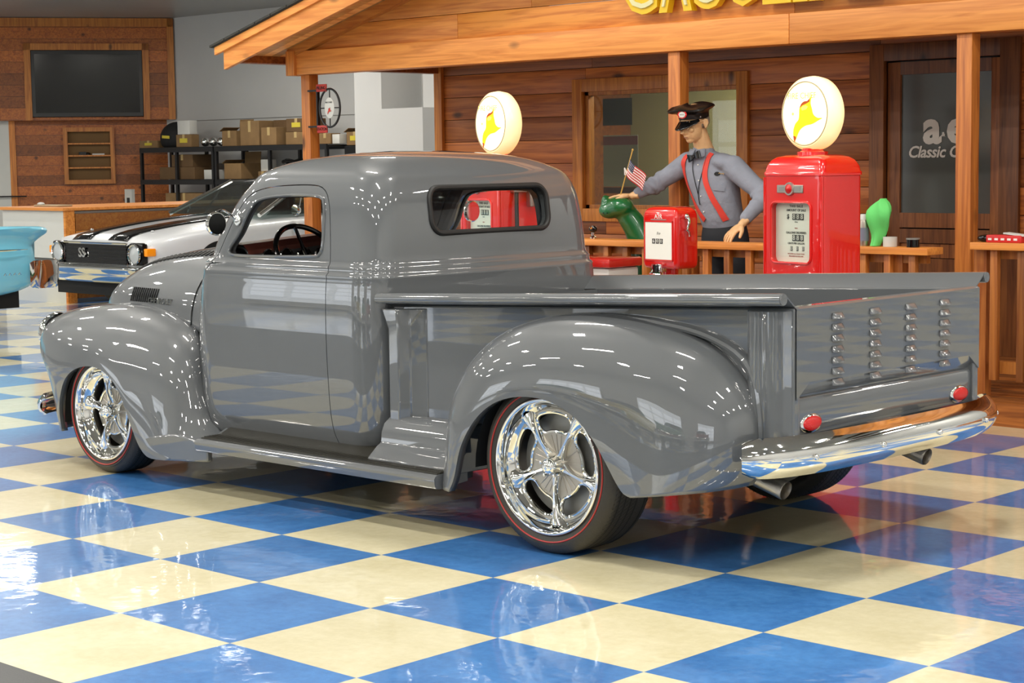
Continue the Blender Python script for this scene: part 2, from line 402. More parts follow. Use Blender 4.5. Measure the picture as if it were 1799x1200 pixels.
# ------------------------------------------------------------------ room + light
def structure():
    W0, W1, S0, S1 = -24.0, 12.0, -12.0, 15.4
    mb = MB().add([(W0, -.6096, 0), (W1, -.6096, 0), (W1, S1, 0), (W0, S1, 0)], [(0, 1, 2, 3)]); mb.build('floor', FLOORM, None, smooth=0, kind='structure', label='glossy blue and cream checkered tile floor')
    mb = MB().add([(W0, -3.6, 0), (W1, -3.6, 0), (W1, -.6096, 0), (W0, -.6096, 0)], [(0, 1, 2, 3)]); mb.build('floor', ASPH, None, smooth=0, kind='structure', label='dark speckled floor strip')
    mb = MB().add([(W0, S0, 0), (W1, S0, 0), (W1, -3.6, 0), (W0, -3.6, 0)], [(0, 1, 2, 3)]); mb.build('floor', FLOORM, None, smooth=0, kind='structure', label='checkered tile floor behind the dark strip')
    MB().b2((W0, S1, 0), (W1, S1+.2, 6)).build('wall_back', WHITEW, None, smooth=0, kind='structure')
    MB().b2((W0-.2, S0, 0), (W0, S1, 6)).build('wall_left', WHITEW, None, smooth=0, kind='structure')
    MB().b2((W1, S0, 0), (W1+.2, S1, 6)).build('wall_right', WHITEW, None, smooth=0, kind='structure')
    MB().b2((W0, S0-.2, 0), (W1, S0, 6)).build('wall_front', WHITEW, None, smooth=0, kind='structure')
    MB().b2((W0, S0, 5.6), (W1, S1, 5.8)).build('ceiling', CEILHI, None, smooth=0, kind='structure')
    MB().b2((W0, 3.0, 3.98), (-13.6, S1, 5.6)).build('ceiling', CEIL, None, smooth=0, kind='structure', label='lower grey ceiling over the back corner')
structure()
LAMPH = mat('lamp_housing', (225,225,222), 0.5)
TUBE = mat('lamp_tube', (255,255,255), 0.3, emit=(255,250,238), es=7.0)
def fixture(x, y, z, lx, ly, power, col=(1, .955, .87), label=''):
    r = empty('ceiling_light', (x, y, z), label, 'light', 'ceiling light fixtures of the showroom')
    MB().b2((x-lx/2-.03, y-ly/2-.03, z), (x+lx/2+.03, y+ly/2+.03, z+.07)).build('housing', LAMPH, r)
    MB().b2((x-lx/2, y-ly/2, z-.03), (x+lx/2, y+ly/2, z-.002)).build('diffuser', LAMPH, r)
    d = bpy.data.lights.new('lamp', 'AREA'); d.shape = 'RECTANGLE'; d.size = lx; d.size_y = ly; d.energy = power; d.color = col
    o = bpy.data.objects.new('lamp', d); C.objects.link(o); o.location = (x, y, z-.035)
for iy, y in enumerate((-8.5, -5.5, -2.5, .5, 3.4)):
    for ix, x in enumerate((-18.5, -14.5, -10.5, -6.5, -2.5, 1.5, 5.5, 9.5)):
        if y > 2.5 and x < -13: continue
        if (ix+iy) % 2 == 0: fixture(x, y, 5.45, 1.25, .16, 62, label='long fluorescent ceiling fixture hanging above the showroom floor')
        else: fixture(x, y, 5.45, .42, .42, 62, label='square ceiling fixture hanging above the showroom floor')
for x, y in ((-11.2, 6.5), (-8.2, 9.5), (-11.2, 12.5)):
    fixture(x, y, 5.45, 1.25, .16, 60, label='long fluorescent ceiling fixture above the parked cars')
for x, y in ((-21, 5.5), (-18.5, 7.5), (-16, 9.5), (-15.0, 12.5)):
    fixture(x, y, 3.92, 1.2, .16, 58, label='ceiling fixture under the lower ceiling of the back corner')

for x, y in ((5.5, 7.5), (9.5, 7.5), (5.5, 11.5), (9.5, 11.5), (8.0, 14.0)):  # fixtures added to light the back wall mirrored in the tailgate
    fixture(x, y, 5.45, 1.25, .16, 75, label='long ceiling fixture added right of the hut to brighten the tailgate reflection')
# garage doors in the front wall; glowing panels and lamps added as frontal fill
DOORG = mat('door_daylight', (235,240,245), .5, emit=(232,240,255), es=.5)
for i, x in enumerate((-16, -9, -2, 5)):
    f = MB()
    for k in range(5): f.b2((x-2.1, -11.97, .1+.56*k-.03), (x+2.1, -11.90, .1+.56*k+.03))
    for k in range(5): f.b2((x-2.1+1.05*k-.04, -11.97, .1), (x-2.1+1.05*k+.04, -11.90, 2.4))
    d = f.build('door_%d' % (5+i), WHITEP, None, kind='structure', label='sectional garage door with added fill-light panels')
    for k in range(1, 4):
        for j in range(4): MB().b2((x-2.04+1.05*j+.02, -11.98, .13+.56*k+.02), (x-2.04+1.05*j+.93, -11.96, .13+.56*k+.48)).build('fill_panel', DOORG, d)
    d = bpy.data.lights.new('daylight', 'AREA'); d.shape = 'RECTANGLE'; d.size = 4.2; d.size_y = 2.4; d.energy = 50; d.color = (.88, .94, 1)
    o = bpy.data.objects.new('daylight', d); C.objects.link(o); o.location = (x, -11.86, 1.5); o.rotation_euler = (PI/2, 0, 0); o.visible_glossy = True

# ================================================================== TRUCK
YC = 2.52
def build_truck():
    root = empty('pickup_truck', (-0.4, YC, 0), 'glossy grey 1950s style custom pickup truck parked on the checkered floor', 'truck')
    # ---------------- cab shell
    low = [(0.20,.600,-.15,-1.36),(0.228,.685,-.07,-1.42),(0.27,.728,-.022,-1.46),(0.34,.750,.012,-1.49),(0.45,.760,.024,-1.50),(0.60,.766,.030,-1.505),(0.78,.770,.032,-1.505),(0.95,.766,.030,-1.505),(1.025,.758,.028,-1.505)]
    mid = [(1.032,.760,.029,-1.505),(1.040,.757,.026,-1.505),(1.046,.748,.020,-1.50),(1.060,.7455,.018,-1.48),(1.072,.7465,.019,-1.45),(1.080,.741,.014,-1.42),(1.088,.735,.008,-1.39)]
    up = [(1.10,.732,.005,-1.36),(1.20,.722,.0,-1.305),(1.30,.710,-.01,-1.235),(1.38,.695,-.022,-1.17),(1.435,.675,-.042,-1.115),(1.475,.650,-.065,-1.09),(1.51,.600,-.12,-1.035),(1.54,.53,-.19,-.95),(1.562,.435,-.28,-.84),(1.576,.320,-.40,-.70),(1.583,.18,-.50,-.62)]
    zs = [tuple(p) for p in catmull([(a, b, c) for a, b, c, d in low], 26)]
    def cm4(tab, n):
        A = catmull([(a, b, c) for a, b, c, d in tab], n); B = catmull([(a, d, 0) for a, b, c, d in tab], 400)
        out = []
        for p in A:
            q = min(B, key=lambda q: abs(q[0]-p[0])); out.append((p[0], p[1], p[2], q[1]))
        return out
    rows = cm4(low, 26)+mid+cm4(up, 40)
    def plan(W, xb, xf, z, inset=0.0):
        W -= inset; xb -= inset; xf += inset
        rr = min(.145, W*.6); rf = min(.26 if z > 1.06 else .12, W*.6)
        cr = .035; pts = []
        xbc = xb-cr*((W-rr)/W)**2
        for k in range(14): h = (W-rr)*k/14; pts.append((xb-cr*(h/W)**2, h))
        for k in range(14): a = PI/2*k/14; pts.append((xbc-rr+rr*math.cos(a)**.92 if k else xbc, W-rr+rr*math.sin(a)**.92 if k else W-rr))
        fc = .07 if z > 1.09 else .03
        xfc = xf+fc*((W-rf)/W)**2
        x0 = xbc-rr; x1 = xfc+rf
        for k in range(40): pts.append((x0+(x1-x0)*k/40, W))
        for k in range(14): a = PI/2*k/14; pts.append((xfc+rf-rf*math.sin(a), W-rf+rf*math.cos(a)))
        for k in range(13): h = (W-rf)*(1-k/13); pts.append((xf+fc*(h/W)**2, h))
        out = []
        for x, h in pts:
            if z < 1.12:
                t = max(0, min(1, (-1.17-x)/.335)); t = t*t*(3-2*t)
                cc = max(0, min(.999, (z-.70)/.424))**1.25; Hc = .606*math.sqrt(1-cc*cc)**.8
                h *= 1+(Hc/W-1)*t*max(0, min(1, (1.115-z)/.06))
            out.append((x, h))
        left = [(x, YC-h) for x, h in out]; right = [(x, YC+h) for x, h in out[1:]][::-1]
        return left+[(xf, YC)]+right
    def shell(inset):
        rings = []
        for z, W, xb, xf in rows:
            zz = .20+(z-.20)*((1.583-.2-2*inset)/(1.583-.2))+inset
            rings.append([Vector((x, y, zz)) for x, y in plan(W, xb, xf, z, inset)])
        mb = MB(); mb.loft(rings, caps=False)
        m = len(rings[0])
        # caps as fans
        for ring, base in ((rings[0], 0), (rings[-1], (len(rings)-1)*m)):
            c = sum(ring, Vector())/m; c.z += .001 if base else 0; i = len(mb.v); mb.v.append(tuple(c))
            for k in range(m): mb.f.append((base+k, base+(k+1) % m, i)); mb.t.append(.5)
        return mb.mesh('cab_shell')
    outer = shell(0.0); inner = shell(0.035)
    hollow = boolean(outer.copy(), [inner])
    win = [(-1.035,1.125),(-.965,1.21),(-.90,1.317),(-.83,1.368),(-.65,1.386),(-.43,1.384),(-.38,1.350),(-.368,1.247),(-.378,1.135),(-.47,1.115),(-.93,1.106)]
    winc = [(p.x, p.y) for p in catmull([(a, b, 0) for a, b in win], 70, True)]
    cw = MB().prism(winc, 'y', 1.3, 3.8).mesh('c')
    rwo = rrect(YC-.388, 1.215, YC+.380, 1.413, .060)
    cr_ = MB().prism(rwo, 'x', -.34, .3).mesh('c')
    cf = MB().prism(rrect(YC-.53, 1.13, YC+.53, 1.375, .07), 'x', -1.7, -.93).mesh('c')
    hollow2 = boolean(hollow, [cw, cr_, cf])
    dol = [(-1.06,.236),(-1.17,.285),(-1.215,.40),(-1.245,.57),(-1.25,.78),(-1.225,.94),(-1.18,1.04),(-1.125,1.10),(-1.06,1.20),(-.985,1.315),(-.90,1.392),(-.75,1.424),(-.50,1.432),(-.395,1.412),(-.345,1.346),(-.322,1.22),(-.312,1.08),(-.310,.85),(-.308,.60),(-.30,.40),(-.275,.29),(-.215,.236),(-.45,.234),(-.8,.234)]
    dc = [Vector((a, b, 0)) for a, b in dol]
    dcl = catmull(dc[:22], 110)+[dc[22], dc[23]]
    def offs(pl, d):
        n = len(pl); c = sum(pl, Vector())/n; out = []
        for i in range(n):
            t = (pl[(i+1) % n]-pl[i-1]).normalized(); nn = Vector((t.y, -t.x, 0))
            if nn.dot(pl[i]-c) < 0: nn = -nn
            out.append(pl[i]+nn*d)
        return out
    doors = []
    cuts = []
    for side in (-1, 1):
        ya, yb = (1.45, 1.99) if side < 0 else (YC*2-1.99, YC*2-1.45)
        P_ = MB().prism([(p.x, p.y) for p in dcl], 'y', ya, yb).mesh('c')
        P2 = MB().prism([(p.x, p.y) for p in offs(dcl, .0045)], 'y', ya, yb).mesh('c')
        d = boolean(hollow2.copy(), [P_], 'INTERSECT'); doors.append(d); cuts.append(P2)
    cab = boolean(hollow2, cuts)
    set_normals(cab, outer)
    mesh_obj('cab', cab, PAINT, root)
    drs = []
    for d, side in zip(doors, (-1, 1)):
        set_normals(d, outer)
        o = mesh_obj('door', d, PAINT, root); drs.append(o)
    bvh = BVHTree.FromPolygons([v.co.copy() for v in outer.vertices], [tuple(p.vertices) for p in outer.polygons])
    def side_pt(x, z, off=0.0, side=-1):
        loc, n, i, d = bvh.ray_cast(Vector((x, YC+side*3, z)), Vector((0, -side, 0)))
        return loc+Vector((0, side*off, 0)) if loc else None
    # window surrounds
    for side in (-1, 1):
        path = [side_pt(x, z, .001, side) for x, z in winc]
        MB().tube(path, .0075, 8, closed=True).build('window_frame', PAINT, drs[0 if side < 0 else 1], label='painted lip around the door window')
        path = [p+Vector((0, -side*.014, 0)) for p in path]
        MB().tube(path, .008, 8, closed=True).build('window_seal', DARK, drs[0 if side < 0 else 1], label='black rubber window seal')
    rp = []
    for y, z in [(a, b) for a, b in rrect(YC-.390, 1.213, YC+.382, 1.415, .062)]:
        loc, n, i, d = bvh.ray_cast(Vector((1, y, z)), Vector((-1, 0, 0))); rp.append(loc+Vector((-.001, 0, 0)))
    MB().tube(rp, .0135, 10, closed=True).build('rear_window_seal', DARK, root, label='black rubber seal')
    ctr = sum(rp, Vector())/len(rp)
    mb = MB(); mb.add([p+Vector((-.018, 0, 0)) for p in rp]+[ctr+Vector((-.006, 0, 0))], [(i, (i+1) % len(rp), len(rp)) for i in range(len(rp))]); mb.build('rear_window_glass', GL, root)
    fp = []
    for y, z in rrect(YC-.53, 1.13, YC+.53, 1.375, .07, 8):
        loc, n, i, d = bvh.ray_cast(Vector((-3, y, z)), Vector((1, 0, 0))); fp.append(loc+Vector((.012, 0, 0)))
    MB().tube(fp, .012, 8, closed=True).build('windshield_seal', DARK, root, label='black rubber seal')
    n_ = 24; rws = []
    for i in range(n_+1):
        y = YC-.53+1.06*i/n_; r = []
        for z in (1.13, 1.20, 1.29, 1.375):
            loc, n, ii, d = bvh.ray_cast(Vector((-3, y, z)), Vector((1, 0, 0))); r.append(loc+Vector((.02, 0, 0)))
        rws.append(r)
    MB().loft(rws, closed_u=False).build('windshield', GL, root)
    # drip rail over door
    drp = [side_pt(x, z, .004) for x, z in [(-1.10,1.20),(-1.02,1.33),(-.93,1.413),(-.77,1.448),(-.5,1.456),(-.38,1.438),(-.32,1.36)]]
    # belt crease highlights come from the profile itself
    # hinge-side door handle, small
    # ---------------- hood
    hs = [(-1.40,.612,1.128,.70),(-1.512,.606,1.124,.70),(-1.6,.603,1.122,.71),(-1.8,.590,1.112,.725),(-2.0,.572,1.092,.74),(-2.2,.545,1.055,.755),(-2.34,.51,1.005,.76),(-2.43,.465,.955,.755),(-2.49,.40,.895,.74),(-2.525,.31,.835,.73),(-2.54,.18,.78,.72)]
    A = catmull([(a, b, c) for a, b, c, d in hs], 44); B = catmull([(a, d, 0) for a, b, c, d in hs], 300)
    rings = []; NS = 48
    for p in A:
        zb = min(B, key=lambda q: abs(q[0]-p[0]))[1]; ring = []
        for k in range(-NS, NS+1):
            t = PI/2*k/NS; e = .80
            h = p[1]*math.copysign(abs(math.sin(t))**e, t); z = zb+(p[2]-zb)*max(0, math.cos(t))**e
            ring.append(Vector((p[0], YC+h, z)))
        rings.append(ring)
    hood = MB().loft(rings, closed_u=False)
    hm = hood.mesh('h'); hb = BVHTree.FromPolygons([v.co.copy() for v in hm.vertices], [tuple(p.vertices) for p in hm.polygons])
    hood.build('hood', PAINT, root, smooth=80, solid=.02)
    def hood_side(x, z, off=0):
        loc, n, i, d = hb.ray_cast(Vector((x, YC-2, z)), Vector((0, 1, 0))); return (loc-Vector((0, off, 0))) if loc else Vector((x, YC-.55, z))
    # seam between hood and cowl / fender
    sm = [Vector((-1.512, p.y, p.z)) for p in min(rings, key=lambda r: abs(r[0].x+1.512))]
    MB().tube([p+(p-Vector((p.x, YC, .9))).normalized()*.0005 for p in sm], .0045, 6).build('hood_seam', BLACK, root)
    sm2 = [hood_side(x, z, .001) for x, z in [(-1.512,.72),(-1.58,.735),(-1.7,.75),(-1.85,.765),(-2.0,.775),(-2.15,.785),(-2.3,.785)]]
    MB().tube(sm2, .006, 6).build('fender_welting', BLACK, root)
    # vents in the hood side
    mbv = MB()
    for k in range(13):
        x = -2.09+.0205*k
        mbv.tube([hood_side(x, .835, .002), hood_side(x, .865, .003), hood_side(x, .905, .002)], 0.0046, 6)
    mbv.build('hood_side_vent', BLACK, root, label='black slotted vent')
    mbl = text_mb('CHEVROLET', .042, .0015, space=.95); st = len(mbl.v)
    o = hood_side(-1.80, .845, .004)
    mbl.xform(frame(o, (1, -.06, 0), (0, .25, 1))); mbl.build('lettering', CHROME, root, smooth=0, label='chrome script lettering')
    # row of punched louvres along the hood top
    for s in (-1, 1):
        m = MB()
        for k in range(22):
            x = -1.56-.036*k
            loc, n, i, d = hb.ray_cast(Vector((x, YC+s*.33, 2)), Vector((0, 0, -1)))
            if loc:
                R = Vector((0, 0, 1)).rotation_difference(n if n.z > 0 else -n).to_matrix()
                m.box(loc, (.016, .065, .016), R=R, bev=.004)
        m.build('hood_louvres', DARK, root, label='row of dark punched louvres', smooth=40)
    # ---------------- front fenders / rear fenders
    def fender(name, Pout, Pin, hin, hout, side, pw=.8, NS=76, NT=26, flat=None, lip=.018, aexp=1.0):
        O = catmull([(a, b, 0) for a, b in Pout], NS); I = catmull([(a, b, 0) for a, b in Pin], NS); rings = []
        for j in range(NS):
            ring = []; u = j/(NS-1)
            ho = hout(u) if callable(hout) else hout; hi = hin(u) if callable(hin) else hin
            for k in range(NT+1):
                th = PI/2*k/NT; a = (1-math.cos(th)**aexp); q = O[j].lerp(I[j], a)
                h = hi+(ho-hi)*math.sin(th)**pw
                ring.append(Vector((q.x, YC+side*h, q.y)))
            e = ring[-1]; c = I[j]
            ring.append(e+Vector((0, -side*lip*.5, .0)) + (O[j]-I[j]).to_3d().normalized().to_2d().to_3d()*0)
            ring.append(e+Vector((0, -side*lip*2, 0)))
            rings.append(ring)
        return MB().loft(rings, closed_u=False).build(name, PAINT, root, smooth=50, solid=.006)
    RO = [(.465,.205),(.475,.35),(.49,.50),(.515,.60),(.56,.68),(.64,.77),(.76,.85),(.92,.905),(1.12,.935),(1.35,.935),(1.58,.905),(1.78,.84),(1.90,.74),(1.972,.63),(1.992,.51),(1.97,.40),(1.92,.335)]
    RI = [(.600,.195),(.635,.26),(.68,.39),(.76,.50),(.86,.575),(.97,.612),(1.09,.622),(1.20,.605),(1.30,.56),(1.38,.49),(1.44,.41),(1.49,.335),(1.525,.295),(1.56,.283)]
    FO = [(-2.42,.17),(-2.47,.33),(-2.55,.50),(-2.65,.59),(-2.69,.655),(-2.65,.73),(-2.52,.778),(-2.30,.812),(-2.02,.828),(-1.78,.812),(-1.58,.765),(-1.42,.70),(-1.32,.60),(-1.265,.46),(-1.20,.32),(-1.08,.21)]
    FI = [(-2.30,.17),(-2.285,.28),(-2.24,.375),(-2.175,.455),(-2.08,.51),(-1.97,.535),(-1.86,.530),(-1.765,.49),(-1.69,.42),(-1.635,.33),(-1.585,.24),(-1.53,.165),(-1.46,.125),(-1.32,.125)]
    def fin(u): return .50 if u < .6 else .50+(.70-.50)*min(1, (u-.6)/.25)
    def fout(u): return .86+.06*math.sin(min(1, u/.35)*PI/2)
    for s in (-1, 1):
        nm = 'left' if s < 0 else 'right'
        fender('rear_fender', RO, RI, .645, lambda u: .915+.015*math.sin(u*PI), s, pw=.72)
        fender('front_fender', FO, FI, fin, fout, s, pw=.72)
        # flat tail piece of the front fender that meets the running board
        mb = MB(); mb.prism([(-1.46,.125),(-1.32,.125),(-1.0,.150),(-1.0,.235),(-1.10,.245),(-1.25,.26),(-1.5,.22)], 'y', YC+s*.885, YC+s*.918)
        mb.build('fender_tail', PAINT, root, bevel=.008)
        # wheel housings
        for cx, r, z0, n1 in ((1.10, .40, .30, 'wheel_housing'), (-1.90, .37, .22, 'wheel_housing')):
            mb = MB(); mb.lathe([(r, YC+s*.60), (r, YC+s*.86)], (cx, 0, z0), 'y', 24, 0, PI)
            mb.v = [(x, y, max(.2, z)) for x, y, z in mb.v]; mb.build(n1, UNDER, root)
            mb = MB(); mb.lathe([(0.01, YC+s*.60), (r, YC+s*.60)], (cx, 0, z0), 'y', 24, 0, PI); mb.build(n1, UNDER, root)
        # headlamp
        hl = MB().lathe([(0.001,-.035),(.05,-.03),(.085,-.012),(.095,0),(.10,.02)], (-2.625, YC+s*.66, .645), 'x', 32)
        hl.build('headlamp', LENS, root); MB().lathe([(.094,-.012),(.108,-.012),(.114,.01),(.11,.04)], (-2.625, YC+s*.66, .645), 'x', 32).build('headlamp_ring', CHROME, root)
    # nose panel and grille
    mb = MB().prism([(YC-.52,.20),(YC+.52,.20),(YC+.52,.72),(YC+.40,.76),(YC-.40,.76),(YC-.52,.72)], 'x', -2.44, -1.55); mb.build('inner_nose', UNDER, root)
    for k in range(5):
        MB().tube([(-2.46, YC-.50, .36+k*.075), (-2.50, YC-.3, .36+k*.075), (-2.52, YC, .36+k*.075), (-2.50, YC+.3, .36+k*.075), (-2.46, YC+.50, .36+k*.075)], .016, 10).build('grille_bar', PAINT, root)
    # front bumper
    def blade(pl, z0, z1, bulge, name, par):
        pts = catmull([(x, h, 0) for x, h in pl], 30); full = [(p.x, -p.y) for p in pts[::-1]]+[(p.x, p.y) for p in pts[1:]]
        rings = []
        for i, (x, h) in enumerate(full):
            a = full[max(0, i-1)]; b = full[min(len(full)-1, i+1)]; t = Vector((b[0]-a[0], b[1]-a[1])).normalized(); nn = Vector((t.y, -t.x))
            if nn.dot(Vector((x-(full[0][0]), h*.2))) < 0: nn = -nn
            e = min(1, (min(i, len(full)-1-i)+.3)/3.0); e = math.sqrt(1-(1-e)**2); ring = []
            zc = (z0+z1)/2; hz = (z1-z0)/2*(.55+.45*e)
            for k in range(17):
                v = -1+2*k/16; bl = bulge*(1-abs(v)**2.2)
                ring.append(Vector((x+nn.x*bl, YC+h+nn.y*bl, zc+v*hz)))
            for k in range(16, -1, -1):
                v = -1+2*k/16; bl = bulge*(1-abs(v)**2.2)-.012
                ring.append(Vector((x+nn.x*bl, YC+h+nn.y*bl, zc+v*hz*.96)))
            rings.append(ring)
        return MB().loft(rings, caps=True).build(name, CHROME, par, smooth=50)
    blade([(-2.66,0),(-2.65,.3),(-2.61,.6),(-2.54,.80),(-2.44,.875)], .235, .345, .03, 'front_bumper', root)
    rb = blade([(2.165,0),(2.162,.25),(2.148,.50),(2.118,.68),(2.075,.78),(2.01,.835)], .392, .540, .045, 'rear_bumper', root)
    for h in (-.62, -.22, .18, .58, .80):
        x = 2.212-.13*abs(h)**3.0 if abs(h) < .75 else 2.11
        MB().ell((x, YC+h, .462), (.012, .012, .012), seg=10).build('bumper_bolt', CHROME, rb, label='round chrome bolt head')
    for h in (-.45, .45): MB().b2((2.0, YC+h-.03, .40), (2.16, YC+h+.03, .45)).build('bumper_bracket', UNDER, root)
    # ---------------- running boards, splash aprons
    for s in (-1, 1):
        mb = MB()
        prof = [(.745,.285),(.80,.262),(.86,.258),(.905,.258),(.925,.252),(.934,.240),(.932,.218),(.925,.200),(.90,.196),(.74,.21)]
        mb.loft([[Vector((x, YC+s*h, z)) for h, z in prof] for x in (-1.075, .535)], caps=True)
        rbd = mb.build('running_board', PAINT, root, smooth=40)
        mb = MB(); mb.loft([[Vector((x, YC+s*h, z)) for h, z in [(.70,.292),(.745,.2895),(.80,.2665),(.86,.2625),(.912,.2615),(.912,.255),(.70,.255)]] for x in (-1.05, .53)], caps=True)
        for k in range(7): mb.b2((-1.05, YC+s*(.80+.015*k)-.003, .26), (.53, YC+s*(.80+.015*k)+.003, .2665))
        mb.build('tread_mat', STEPM, rbd, label='dark ribbed rubber tread', smooth=40)
        # bed-side step between cab and rear fender
        mb = MB(); pr = [(.60,.445),(.68,.443),(.72,.435),(.755,.410),(.772,.375),(.778,.33),(.785,.325),(.80,.318),(.855,.272),(.855,.25),(.60,.25)]
        mb.loft([[Vector((x, YC+s*h, z)) for h, z in pr] for x in (.045, .56)], caps=True); mb.build('splash_apron', PAINT, root, smooth=40, bevel=.004)
    # ---------------- bed (raked with the frame)
    YB = YC-.02
    SH = Matrix(((1,0,0,0),(0,1,0,0),(.040,0,1,-.040*2.1),(0,0,0,1)))
    def sheared(mb): return mb.xform(SH)
    sheared(MB().b2((.09, YB-.63, .53), (2.10, YB+.63, .56))).build('bed_floor', PAINT, root)
    sheared(MB().b2((.085, YB-.63, .50), (.105, YB+.63, .99))).build('bed_front_wall', PAINT, root)
    for s in (-1, 1):
        mb = MB(); mb.b2((.09, YB+s*.612, .50), (2.12, YB+s*.652, .995)); bs = sheared(mb).build('bed_side', PAINT, root, bevel=.006)
        mb = MB()
        a0 = [(.625,.992),(.700,1.050)]; cx, cz, r = .714, 1.031, .0225
        prof = a0+[(cx+r*math.cos(math.radians(t)), cz+r*math.sin(math.radians(t))) for t in range(100, -200, -20)]
        inner = [(cx+(r-.004)*math.cos(math.radians(t)), cz+(r-.004)*math.sin(math.radians(t))) for t in range(-180, 100, 20)]+[(.700,1.044),(.629,.988)]
        mb.loft([[Vector((x, YB+s*h, z)) for h, z in prof+inner] for x in (.0, 2.115)], caps=True)
        sheared(mb).build('bed_rail', PAINT, bs, smooth=40, label='rolled top rail')
        mb = MB(); mb.lathe([(.001,2.112),(.021,2.112),(.021,2.12),(.001,2.121)], (0, YB+s*cx, cz), 'x', 20); sheared(mb).build('rail_end_cap', PAINT, bs)
        mb = MB(); mb.loft([[Vector((x, YB+s*h, z)) for x, h in q] for z, q in ((.50, [(.05,.64),(.055,.71),(.115,.71),(.15,.67),(.24,.655),(.24,.64)]), (.90, [(.05,.64),(.055,.71),(.115,.71),(.15,.67),(.24,.655),(.24,.64)]), (.985, [(.0,.64),(.01,.705),(.10,.705),(.15,.67),(.24,.655),(.24,.64)]))], caps=True)
        sheared(mb).build('stake_pocket', PAINT, bs, bevel=.006)
        q = [(1.91,.645),(1.925,.665),(1.95,.684),(1.98,.684),(2.005,.672),(2.03,.680),(2.06,.678),(2.09,.662),(2.115,.650),(2.122,.62),(1.95,.62)]
        mb = MB(); mb.loft([[Vector((x, YB+s*h, z)) for x, h in q] for z in (.475, .72, .99)], caps=True)
        sheared(mb).build('stake_pocket', PAINT, bs, bevel=.006)
        # arched rib over the rear fender
        arch = catmull([(1.05,.925,0),(1.26,.932,0),(1.50,.915,0),(1.72,.885,0),(1.89,.82,0),(1.965,.72,0),(1.99,.56,0),(1.985,.42,0)], 30)
        MB().tube([(p.x, YB+s*.657, p.y) for p in arch], [.004+.026*min(1, i/10) for i in range(30)], 10, flat=.6).build('fender_flange', PAINT, bs)
    # tailgate
    W_, V_ = .645, .565
    mb = MB(); X_, XI = 2.126, 2.094
    vs = [(X_, -W_, .665), (X_, -V_, .722), (X_, V_, .722), (X_, W_, .665), (X_, W_, .992), (X_, -W_, .992), (XI, -W_+.01, .668), (XI, W_-.01, .668), (X_-.010, W_, 1.0), (X_-.010, -W_, 1.0), (2.07, W_, 1.0), (2.07, -W_, 1.0), (2.07, -W_, .9), (2.07, W_, .9)]
    mb.add([(x, YB+h, z) for x, h, z in vs], [(0, 1, 2, 3, 4, 5), (1, 6, 7, 2), (0, 6, 1), (2, 7, 3), (5, 4, 8, 9), (9, 8, 10, 11), (11, 10, 13, 12)])
    tg = sheared(mb).build('tailgate', PAINT, root, smooth=20)
    for c in range(4):
        for k in range(7):
            y = YB-.388+c*.2515; z = .952-.0405*k
            mb = MB(); w = .034
            mb.loft([[Vector((2.129, y-w*e, z+.011)), Vector((2.129+.013*e2, y-w*e, z-.004)), Vector((2.129+.015*e2, y-w*e, z-.011)), Vector((2.126, y-w*e, z-.012))] for e, e2 in ((1,.05),(.9,.8),(.6,1),(0,1),(-.6,1),(-.9,.8),(-1,.05))], closed_u=True, caps=True)
            sheared(mb).build('louvre', PAINT, tg, smooth=60)
    sheared(MB().b2((2.05, YB-.63, .650), (2.068, YB+.63, .668))).build('tailgate_gap', UNDER, root)
    sheared(MB().loft([[Vector((x, YB-.648, z)), Vector((x, YB+.648, z)), Vector((1.95, YB+.648, z)), Vector((1.95, YB-.648, z))] for x, z in ((2.075,.492),(2.092,.505),(2.102,.55),(2.107,.61),(2.107,.652),(2.10,.662),(2.06,.665))], caps=True)).build('rear_roll_pan', PAINT, root, smooth=50)
    for s in (-1, 1):
        y = YB+s*.525; z = .570
        mb = MB().ell((2.106, y, z), (.012, .070, .036), R=Matrix.Rotation(s*0, 3, 'X'), seg=24); sheared(mb); tl = mb.build('tail_light_bezel', CHROME, root, smooth=180)
        mb = MB().ell((2.111, y, z), (.015, .059, .028), seg=24); sheared(mb); mb.build('tail_light_lens', REDL, tl, smooth=180)
    # plate lamp / dark slot
    sheared(MB().b2((2.10, YB-.12, .505), (2.14, YB+.12, .516))).build('plate_lamp', CHROME, root)
    # exhausts
    for s in (-1, 1):
        mb = MB().lathe([(.034,-.16),(.037,.12),(.035,.125),(.031,.11),(.031,-.16)], (0, 0, 0), 'x', 24)
        mb.xform(Matrix.Translation((1.845, YC+s*.50, .332)) @ Matrix.Rotation(math.radians(16), 4, 'Y')); mb.build('exhaust_tip', ALU, root, label='polished slash-cut tip')
        MB().tube([(1.2, YC+s*.35, .33), (1.5, YC+s*.45, .37), (1.75, YC+s*.50, .367)], .026, 12).build('exhaust_pipe', UNDER, root)
    # chassis
    MB().b2((-2.3, YC-.52, .24), (.3, YC+.52, .34)).build('chassis', UNDER, root)
    MB().b2((.3, YC-.60, .36), (1.9, YC+.60, .47)).build('chassis', UNDER, root)
    MB().tube([(1.10, YC-.66, .345), (1.10, YC+.66, .345)], .05, 12).build('axle', UNDER, root)
    MB().tube([(-1.88, YC-.62, .30), (-1.88, YC+.62, .30)], .04, 12).build('axle', UNDER, root)
    MB().ell((1.10, YC, .345), (.14, .14, .14)).build('differential', UNDER, root)
